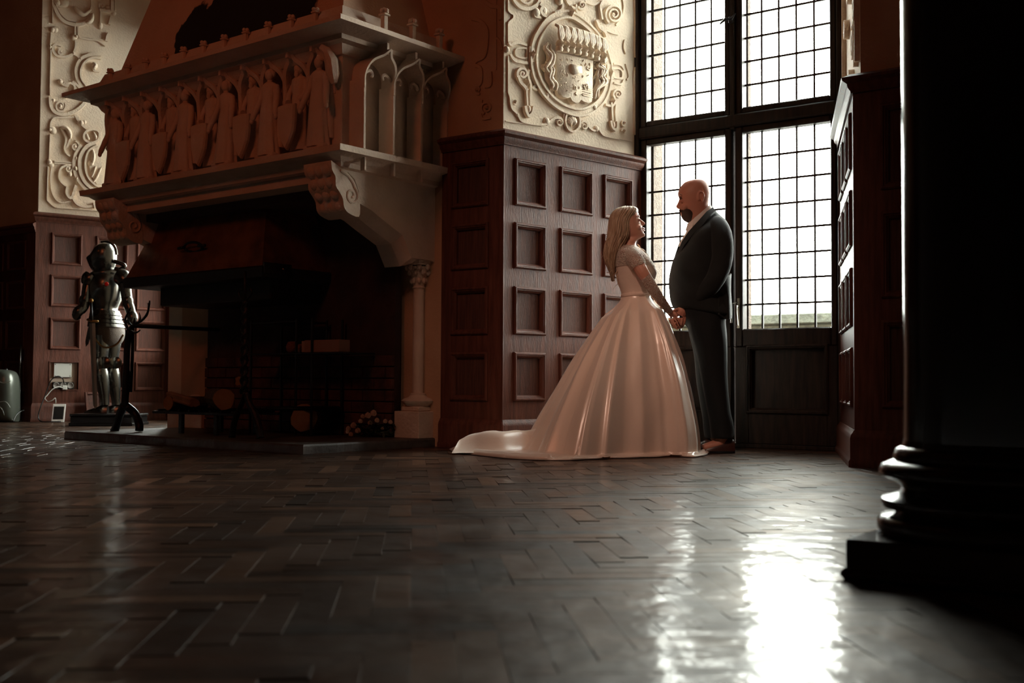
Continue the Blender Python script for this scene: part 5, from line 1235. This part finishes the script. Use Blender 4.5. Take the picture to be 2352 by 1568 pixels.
# the skirt: meridians fall from the waist, spread into a bell and run out into the train
def skirt():
    wc = at(1459, 679, YB); NT, NS = 420, 90
    # hem outline on the floor, as angles around the centre of the gown (0 = right, anticlockwise, -90 = towards the viewer)
    hem_px = [(1632, 1040), (1622, 1046), (1604, 1050), (1590, 1051), (1545, 1049), (1500, 1051), (1400, 1054), (1300, 1058), (1200, 1056), (1130, 1050), (1070, 1043), (1042, 1038), (1032, 1032)]
    hem = [ground(x, y) for x, y in hem_px]
    c0 = Vector((wc.x+.0, YB, 0))
    back = [Vector((-.34, 7.72, 0)), Vector((-.10, 7.52, 0)), Vector((.14, 7.68, 0)), Vector((.36, 7.92, 0)), Vector((.60, 8.12, 0)), Vector((.85, 8.18, 0)), Vector((1.08, 8.16, 0)), Vector((1.26, 7.95, 0)), Vector((1.335, 7.7, 0))]
    poly = [Vector(p) for p in catmull([tuple(p) for p in hem+back], 8, True)]
    m = len(poly); L_ = [0]
    for i in range(m): L_.append(L_[-1] + (poly[(i+1) % m]-poly[i]).length)
    rg = random.Random(8)
    folds = [(rg.uniform(.03, .97), rg.uniform(.010, .024), rg.uniform(.6, 1.15)) for _ in range(20)]
    folds += [(x, .015, 1.7) for x in (.03, .075, .12, .165, .215, .27, .33)]
    rings = [[] for _ in range(NS+1)]
    for j in range(NT):
        f = j/NT; s = f*L_[-1]; i = max(k for k in range(m) if L_[k] <= s + 1e-9); r = (s-L_[i])/max(1e-9, L_[i+1]-L_[i])
        H = poly[i].lerp(poly[(i+1) % m], r); d = H-c0; R = d.length; ang = atan2(d.y, d.x)
        # waist ring
        w = wc + Vector((cos(ang)*.094, sin(ang)*.115, 0)); w.z = wc.z + .012*cos(ang)
        fold = 0
        for fc, fw, fa in folds:
            dd = abs((f-fc+.5) % 1-.5); fold += fa*exp(-(dd/fw)**1.35)
        fold += .30*abs(sin(f*pi*29+.8)) + .25*sin(f*2*pi*17+2) - .6
        R1 = min(R-.07, .74 + .10*max(0, -sin(ang)))             # radius where the cloth meets the floor before running out
        left = max(0, -cos(ang))
        for k in range(NS+1):
            t = k/NS
            tb = .72 if R > R1+.10 else .86
            if t <= tb:
                q = t/tb
                bell = sin(q*pi/2)**.80; cone = q**.93
                rr = (bell*(1-left) + cone*left)*.86 + q*.14
                z = w.z*(1 - q**(1.22+.15*(1-left))) if tb == 1.0 else w.z*(1-q**1.15)
                if tb < 1: z = max(z, 0) + .035*sin(pi*min(1, q))*0 + .028*q**3
                rad = .1 + (R1-.1)*rr
            else:
                q = (t-tb)/(1-tb); rad = R1 + (R-R1)*q
                z = .028*(1-q) + .006*q + (.030*exp(-((q-.90)/.07)**2))*(1 if left > .6 else .3)
                z += max(0, .035*noise.noise(Vector((f*40, q*3, 1))))*(1-q*.4)*sin(pi*q)
            amp = .046*(min(1, t*3.2))*(.35+.85*min(1, t/tb))*(1 if t < tb else max(.10, 1-(t-tb)*4.5))
            rad2 = rad + fold*amp*.62 - .018*min(1, t*3)
            rad2 += .010*noise.noise(Vector((cos(ang)*4, sin(ang)*4, z*4+3)))*min(1, t*4)
            dirv = Vector((cos(ang), sin(ang), 0))
            if t == 1: rad2 = rad
            P = Vector((wc.x, YB, 0)) + dirv*rad2 if k else Vector((w.x, w.y, 0))
            if 0 < t < .12: P = Vector((w.x, w.y, 0)).lerp(P, t/.12)
            P.z = max(.004, z if t < 1 else .004)
            rings[k].append(P)
    # folded-under lip so the hem has thickness
    lip = [Vector((p.x + (c0.x-p.x)*.03, p.y+(c0.y-p.y)*.03, .003)) for p in rings[-1]]
    mb = MB(); mb.loft(rings + [lip], caps=False); return mb
sk = skirt(); so = obj('skirt', sk, M_SATIN, bride, smooth=True)
# raised fold of the train behind
mb = MB(); rings = []
topo = [(1052, 1010), (1075, 1002), (1100, 996), (1125, 989), (1150, 983.5), (1168, 985), (1185, 987), (1200, 991), (1212, 990), (1225, 985)]
topo = catmull(topo, 3)
for i, (x, y) in enumerate(topo):
    Yf_ = 7.36; p = at(x, y, Yf_); row = []
    for v in [x_/16 for x_ in range(17)]:
        d = (v-.5)/.5; h = exp(-(d*1.9)**2)*(1+.10*sin(v*14+i*.3)); row.append(Vector((p.x + .03*sin(v*5+i*.2), Yf_ + .03*sin(i*.4) - d*.20, .010 + max(0, p.z-.012)*h)))
    rings.append(row)
mb.loft(rings, caps=False, closed=False); obj('train_fold', mb, M_SATIN, bride, smooth=True)
# ------------------------------------------------------------------ suit of armour on its base
YK = ground(235, 978).y
kb0 = at(235, 978, YK)
base = thing('display_base', 'low black lacquered base under the suit of armour', 'base', (kb0.x, YK+.2, 0))
zkb = at(235, 951, YK).z
g = MB(); x0, x1 = at(161, 970, YK).x, at(302, 970, YK).x
g.box(x0, x1, YK, YK+.5, .0, zkb-.025, .006); g.box(x0-.012, x1+.012, YK-.012, YK+.51, .0, .03, .004); obj('plinth', g, M_BLACK, base)
g = MB(); g.box(x0-.01, x1+.01, YK-.01, YK+.51, zkb-.025, zkb, .008); obj('base_top', g, M_BLACK, base)
YA = YK + .24
arm = thing('suit_of_armour', 'polished steel suit of armour with pointed visor holding a sword, beside the socket niche', 'armour', (kb0.x, YA, zkb))
SCA = .0046                                          # metres per pixel there (check only)
def A(name, mbx, m=M_STEEL, lab=None, angle=50):
    o = obj(name, mbx, m, arm, smooth=True, angle=angle)
    if lab: o['label'] = lab
    return o
g = loftpx([((236,557),(248,557),.03), ((226,562),(257,561),.085), ((218,570),(263,568),.115), ((212,580),(266,578),.128), ((206,590),(267,590),.130), ((207,602),(266,600),.122), ((212,614),(264,608),.108), ((217,626),(260,618),.095)], YA, 32, 2.1)
A('helmet', g)
g = MB(); P_ = [((214,578),(240,574),.10), ((206,585),(238,583),.112), ((198.5,592),(236,592),.106), ((201,600),(236,602),.100), ((206,612),(236,612),.09), ((212,622),(238,622),.075)]
rr = []
for f, b, hd in catmull([tuple(f)+tuple(b)+(hd,) for f, b, hd in P_], 3) and [((r[0], r[1]), (r[2], r[3]), r[4]) for r in catmull([tuple(f)+tuple(b)+(hd,) for f, b, hd in P_], 3)]:
    F, B = at(*f, YA), at(*b, YA); rr.append([B + (F-B)*(cos(t)**1.0 if cos(t) > 0 else cos(t)*.2) + Vector((0, hd*sin(t)*(1-.25*max(0, cos(t))), 0)) for t in [2*pi*j/24 for j in range(24)]])
g.loft(rr); A('visor', g)
g = MB(); g.tube(catmull([at(x, y, YA) for x, y in ((232,555.5), (247,554.5), (259,560), (266,571), (268,585))], 3), .012, 8); A('helmet_crest', g)
g = MB()
for s in (-1, 1): c = at(236, 580, YA)+Vector((0, s*.118, 0)); g.ball(c, .02, .012, .02, n=10, m=6)
A('visor_pivot', g, M_BRASS)
g = loftpx([((210,628),(270,618),.16), ((207,633),(278,622),.18), ((208,639),(280,630),.175)], YA, 28, 2.0); A('gorget', g)
g = MB(); g.tube(catmull([at(x, y, YA-.05) for x, y in ((262,600), (272,603), (284,608), (286,612), (276,618), (264,616))], 3), .022, 8); A('neck_guard', g, M_STEEL)
g = loftpx([((212,633),(276,628),.17), ((206,648),(280,645),.20), ((204,668),(280,665),.205), ((207,690),(276,688),.185), ((214,708),(268,708),.155), ((213,716),(270,717),.16)], YA, 36, 2.2); A('breastplate', g)
g = MB(); 
for k in range(4):
    y = 714+k*9; loftpx([((211-k*1.5,y-1),(272+k*2,y),.165+.012*k), ((208-k*1.2,y+10),(277+k*2.4,y+11),.185+.012*k)], YA, 30, 2.2, g)
A('fauld', g)
g = loftpx([((211,752),(281,748),.20), ((213,766),(284,764),.20), ((222,782),(279,783),.19), ((232,793),(266,794),.15), ((240,797),(256,797),.08)], YA, 30, 2.1); A('mail_skirt', g, mat('mail_cloth', (.09, .06, .04), .6, metal=.5, bump=1.0, bump_scale=160))
g = MB(); g.tube(catmull([at(x, y, YA-.2) for x, y in ((212,757), (222,782), (236,796), (252,797), (270,788), (283,768))], 4), .010, 6); A('brass_hem', g, M_BRASS)
def seg(pts, name, lab=None, m=M_STEEL, n=16): A(name, limb(pts, YA, None, n), m, lab)
for s, px_off in ((-1, 0), (1, 1)):
    pass
# right side arm (towards the window), left side arm bent to the hip holding the sword
seg([(276,634,-.14,.085), (284,640,-.16,.088), (288,650,-.17,.078)], 'pauldron'); seg([(212,634,-.10,.08), (206,642,-.11,.085), (204,653,-.11,.07)], 'pauldron')
for k in range(5): seg([(287+k*.9,650+k*7.5,-.17,.058-.001*k), (288+k*.9,658+k*7.5,-.17,.056-.001*k)], 'arm_plate')
seg([(291,684,-.17,.045), (293,690,-.18,.055), (294,697,-.17,.047)], 'elbow_cop'); seg([(293,694,-.17,.050), (298,708,-.18,.050), (302,722,-.18,.042)], 'vambrace')
seg([(301,720,-.18,.05), (304,728,-.19,.055), (300,737,-.20,.045), (294,741,-.2,.03)], 'gauntlet')
seg([(204,650,-.10,.056), (200,668,-.12,.052), (197,684,-.13,.048)], 'arm_plate'); seg([(197,682,-.13,.055), (195,690,-.13,.058), (196,698,-.13,.05)], 'elbow_cop')
seg([(196,694,-.13,.048), (192,706,-.17,.046), (186,714,-.20,.042)], 'vambrace'); seg([(188,708,-.2,.048), (180,715,-.22,.052), (176,724,-.22,.045), (178,731,-.2,.034)], 'gauntlet')
for cx, dy in ((0, -.11), (26, .08)):
    seg([(231+cx,770,dy,.10), (230+cx,800,dy,.088), (229+cx,826,dy,.075)], 'cuisse'); seg([(229+cx,822,dy,.07), (227+cx,833,dy-.02,.078), (229+cx,845,dy,.066)], 'knee_cop')
    g = MB(); c = at(241+cx, 833, YA+dy-.06); g.lathe([(.008, -.012), (.058, -.004), (.062, .004), (.05, .010), (.01, .018)], n=20, xf=lambda v, c=c: Vector((c.x+v[0], c.y-v[2], c.z+v[1]*1.0))); A('knee_disc', g)
    seg([(230+cx,842,dy,.066), (232+cx,862,dy,.076), (237+cx,890,dy,.062), (240+cx,918,dy,.046), (241+cx,930,dy,.045)], 'greave')
    mbx = MB(); rings = []
    for dx, w, h in ((8, .035, .09), (0, .045, .10), (-8, .048, .085), (-18, .05, .065), (-28, .046, .05), (-38, .034, .036), (-46, .014, .02)):
        c = at(240+cx+dx, 945, YA+dy); rings.append([Vector((c.x, YA+dy+w*cos(t), zkb + .004 + max(0, h*sin(t)))) for t in [2*pi*j/16 for j in range(16)]])
    mbx.loft(rings); A('sabaton', mbx)
seg([(200,668,-.05,.0) if False else (286,655,-.02,.03), (290,700,0,.03)], 'back_strap')
# tassels at the hip, sword
g = MB(); fr_ = [(206,738), (200,762), (196,785), (197,796), (203,790), (209,770), (212,745)]
g.loft([[at(x, y, YA-.24) for x, y in fr_], [at(x, y, YA-.225) for x, y in fr_]]); A('side_plate', g, M_STEEL, 'bright tapering steel plate')
sw = thing('sword', 'long dull sword standing point down on the base, gripped by the armour', 'sword', at(215, 940, YA-.28))
g = MB(); a, b = at(212, 742, YA-.28), at(219, 938, YA-.28); g.tube([a, a.lerp(b, .5), b.lerp(a, .04), b], [.030, .026, .022, .004], 4, flat=.3); obj('blade', g, mat('dull_steel', (.25, .23, .2), .4, metal=.8), sw, smooth=False)
g = MB(); g.tube([at(200, 733, YA-.28), at(209, 737, YA-.28), at(226, 738, YA-.28)], [.012, .014, .012], 8); obj('crossguard', g, M_BRASS, sw, smooth=True)
g = MB(); g.tube([at(211, 737, YA-.28), at(209, 695, YA-.28)], .014, 8); obj('grip', g, M_IRON, sw, smooth=True)
g = MB(); g.ball(at(209, 690, YA-.28), .024, n=10, m=8); obj('pommel', g, M_BRASS, sw, smooth=True)
g = MB(); c = at(245, 652, YA-.215); g.ball(c, .022, .012, .022, n=12, m=6); A('red_glint', g, mat('glint_red', (.9, .02, .01), .2), 'small painted red glint')  # red reflection on the breastplate, painted as a small coloured lump

# ------------------------------------------------------------------ socket niche, charging tablet, case at the left edge
a0, a1 = colsL[0]; z0, z1 = rowsL[0]
g = MB(JL); g.box(a0, a1, -.0, .004, z0, z1); obj('niche_back', g, mat('niche_paint', (.42, .33, .26), .8), w_jl)
g = MB(JL); moulding(g, a0, a1, z0, z1, T, [(-.012, 0), (-.012, .006), (.0, .006), (.0, -.04)], None); obj('niche_edge', g, M_WOOD, w_jl)
def JLP(x, y, w=T): u, z = JL.uz(x, y, w); return u, z
u0, zb0 = JLP(123, 866, .02); u1, zb1 = JLP(164, 834, .02)
bd = thing('junction_box', 'pale square junction box cover in the socket niche', 'cover', JL.pt((u0+u1)/2, .01, zb0))
g = MB(JL); g.box(u0, u1, .004, .03, zb0, zb1, .003); obj('cover_plate', g, M_WHITE, bd)
g = MB(JL)
for u in (u0+.015, u1-.015):
    for z in (zb0+.015, zb1-.015): g.ball((u, .03, z), .005, n=8, m=4)
obj('screws', g, M_IRON, bd)
so_ = thing('power_socket', 'dark strip of three round sockets at the foot of the niche', 'socket', JL.pt((u0+u1)/2, .01, JLP(140, 893, .02)[1]))
ua, za = JLP(120, 893, .02); ub, zb2 = JLP(169, 877, .02)
g = MB(JL); g.box(ua, ub, .004, .028, za, zb2, .003); obj('faceplate', g, M_BLACK, so_)
for k in range(3):
    uc = ua+(ub-ua)*(k+.5)/3; zc_ = (za+zb2)/2; g = MB(JL)
    g.lathe([(.030, 0), (.036, .008), (.03, .010), (.026, .004), (.004, .004)], n=16, xf=lambda v, uc=uc, zc_=zc_: JL.pt(uc+v[0], .026+v[2], zc_+v[1])); obj('outlet', g, mat('grey_outlet', (.2, .18, .16), .5), so_, smooth=True)
ad_ = thing('charger_plug', 'small white charger plugged into the middle of the socket strip', 'charger', JL.pt(*(lambda q: (q[0], .06, q[1]))(JLP(147, 889, .05))))
u_, z_ = JLP(147, 889, .05); g = MB(JL); g.box(u_-.025, u_+.03, .036, .075, z_-.03, z_+.02, .006); obj('plug', g, M_WHITE, ad_)
def wire(pxs, w, r, name, label, m):
    P = catmull([tuple(JL.pt(*(lambda q: (q[0], w_, q[1]))(JL.uz(x, y, w_)))) for x, y, w_ in pxs], 5); P = [(p[0], p[1], max(.006, p[2])) for p in P]
    g = MB(); g.tube(P, r, 6); return tag(obj(name, g, m, smooth=True), label, 'cable')
wire([(147,880,.08), (143,868,.12), (132,864,.13), (118,872,.13), (110,890,.14), (103,910,.16), (93,935,.2), (88,955,.22), (92,966,.25), (108,970,.3), (140,969,.3)], 0, .0065, 'power_cable', 'black power cable looping from the sockets down to the floor', M_BLACK)
wire([(144,890,.09), (132,888,.13), (118,896,.14), (108,908,.15), (103,914,.16), (110,922,.2), (120,919,.22), (127,914,.22), (128,926,.2)], 0, .005, 'charging_cable', 'white charging cable running from the charger to the tablet', M_WHITE)
pb_ = ground(133, 969)
YT = pb_.y
tabl = thing('tablet', 'white framed tablet standing upright against the panelling on the floor', 'tablet', (pb_.x, YT, 0))
xa, xb = at(120.5, 968, YT).x, at(145, 968, YT).x; zt_ = at(133, 928, YT).z
TX = lambda v: Vector((v[0], YT + v[1] + v[2]*.22 + (v[0]-pb_.x)*.5, v[2]))
g = MB(TX); g.box(xa, xb, -.004, .004, .001, zt_, .002); obj('case', g, mat('tablet_white', (.8, .78, .72), .4), tabl)
g = MB(TX); g.box(xa+.012, xb-.012, -.0055, -.0035, .03, zt_-.025); obj('screen', g, M_BLACK, tabl)
# case on wheels and stand at the far left
pc_ = ground(20, 969); YS = pc_.y
cs = thing('rounded_case', 'dark grey rounded hard case at the left edge with thin cables on it', 'case', (pc_.x, YS, 0))
g = loftpx([((41,968),(-30,968),.10), ((41,955),(-34,955),.16), ((40,900),(-34,900),.17), ((39,875),(-32,875),.165), ((34,857),(-26,857),.14), ((22,850),(-14,850),.09), ((6,848),(-2,848),.02)], YS, 36, 3.2)
obj('shell', g, mat('grey_shell', (.10, .11, .09), .28, metal=.3), cs, smooth=True)
g = MB(); g.ball(at(14, 849, YS), .02, n=8, m=6); obj('top_knob', g, M_BLACK, cs, smooth=True)
g = MB()
for pts in ([(2,866), (14,876), (28,880), (40,874)], [(0,925), (12,930), (22,940), (24,952)], [(0,915), (15,922), (30,922), (38,935)]):
    g.tube(catmull([at(x, y, YS)+Vector((0, -.175+.02*(i in (0, 3)), 0)) for i, (x, y) in enumerate(pts)], 4), .004, 5)
obj('thin_cable', g, mat('grey_wire', (.4, .42, .38), .5), cs, smooth=True)
g = MB(); c_ = at(4, 955, YS)+Vector((0, -.17, 0)); g.ball(c_, .06, .02, .06, n=14, m=8); obj('badge', g, M_BLACK, cs, smooth=True)
ps = thing('telescopic_pole', 'thin black pole standing on the floor beside the rounded grey case', 'pole', at(45, 968, YS+.1))
g = MB(); g.tube([at(44, 968, YS+.1), at(45, 870, YS+.1)], .016, 8); obj('lower_tube', g, M_BLACK, ps, smooth=True)
g = MB(); g.tube([at(45, 872, YS+.1), at(47.5, 792, YS+.1)], .010, 8); obj('upper_tube', g, M_STEEL, ps, smooth=True)
g = MB(); g.tube([at(40, 968, YS+.1), at(50, 968, YS+.1)], .02, 8); obj('foot', g, M_BLACK, ps, smooth=True)
wire([(30,968,.45), (36,955,.4), (45,946,.35), (55,942,.33)], 0, .006, 'floor_cable', 'thin black cable curling up from the floor beside the case', M_BLACK)
# loose framed board leaning by the wall behind the armour
u0b, z0b = JLP(193, 952, .10); u1b, z1b = JLP(232, 900, .10)
lb = thing('leaning_board', 'reddish framed wooden board leaning on the panelling behind the armour feet', 'board', JL.pt((u0b+u1b)/2, .1, 0))
LX = lambda v: JL.pt(v[0], .20 - v[2]*.32 + v[1], v[2])
g = MB(LX); g.box(u0b, u1b, 0, .012, .005, z1b); obj('board', g, M_WOOD_PANEL, lb)
g = MB(LX); ring_frame(g, u0b+.025, u1b-.025, .03, z1b-.025, (.025, .025, .025, .025), .0, .024, .004); obj('board_frame', g, M_WOOD, lb)
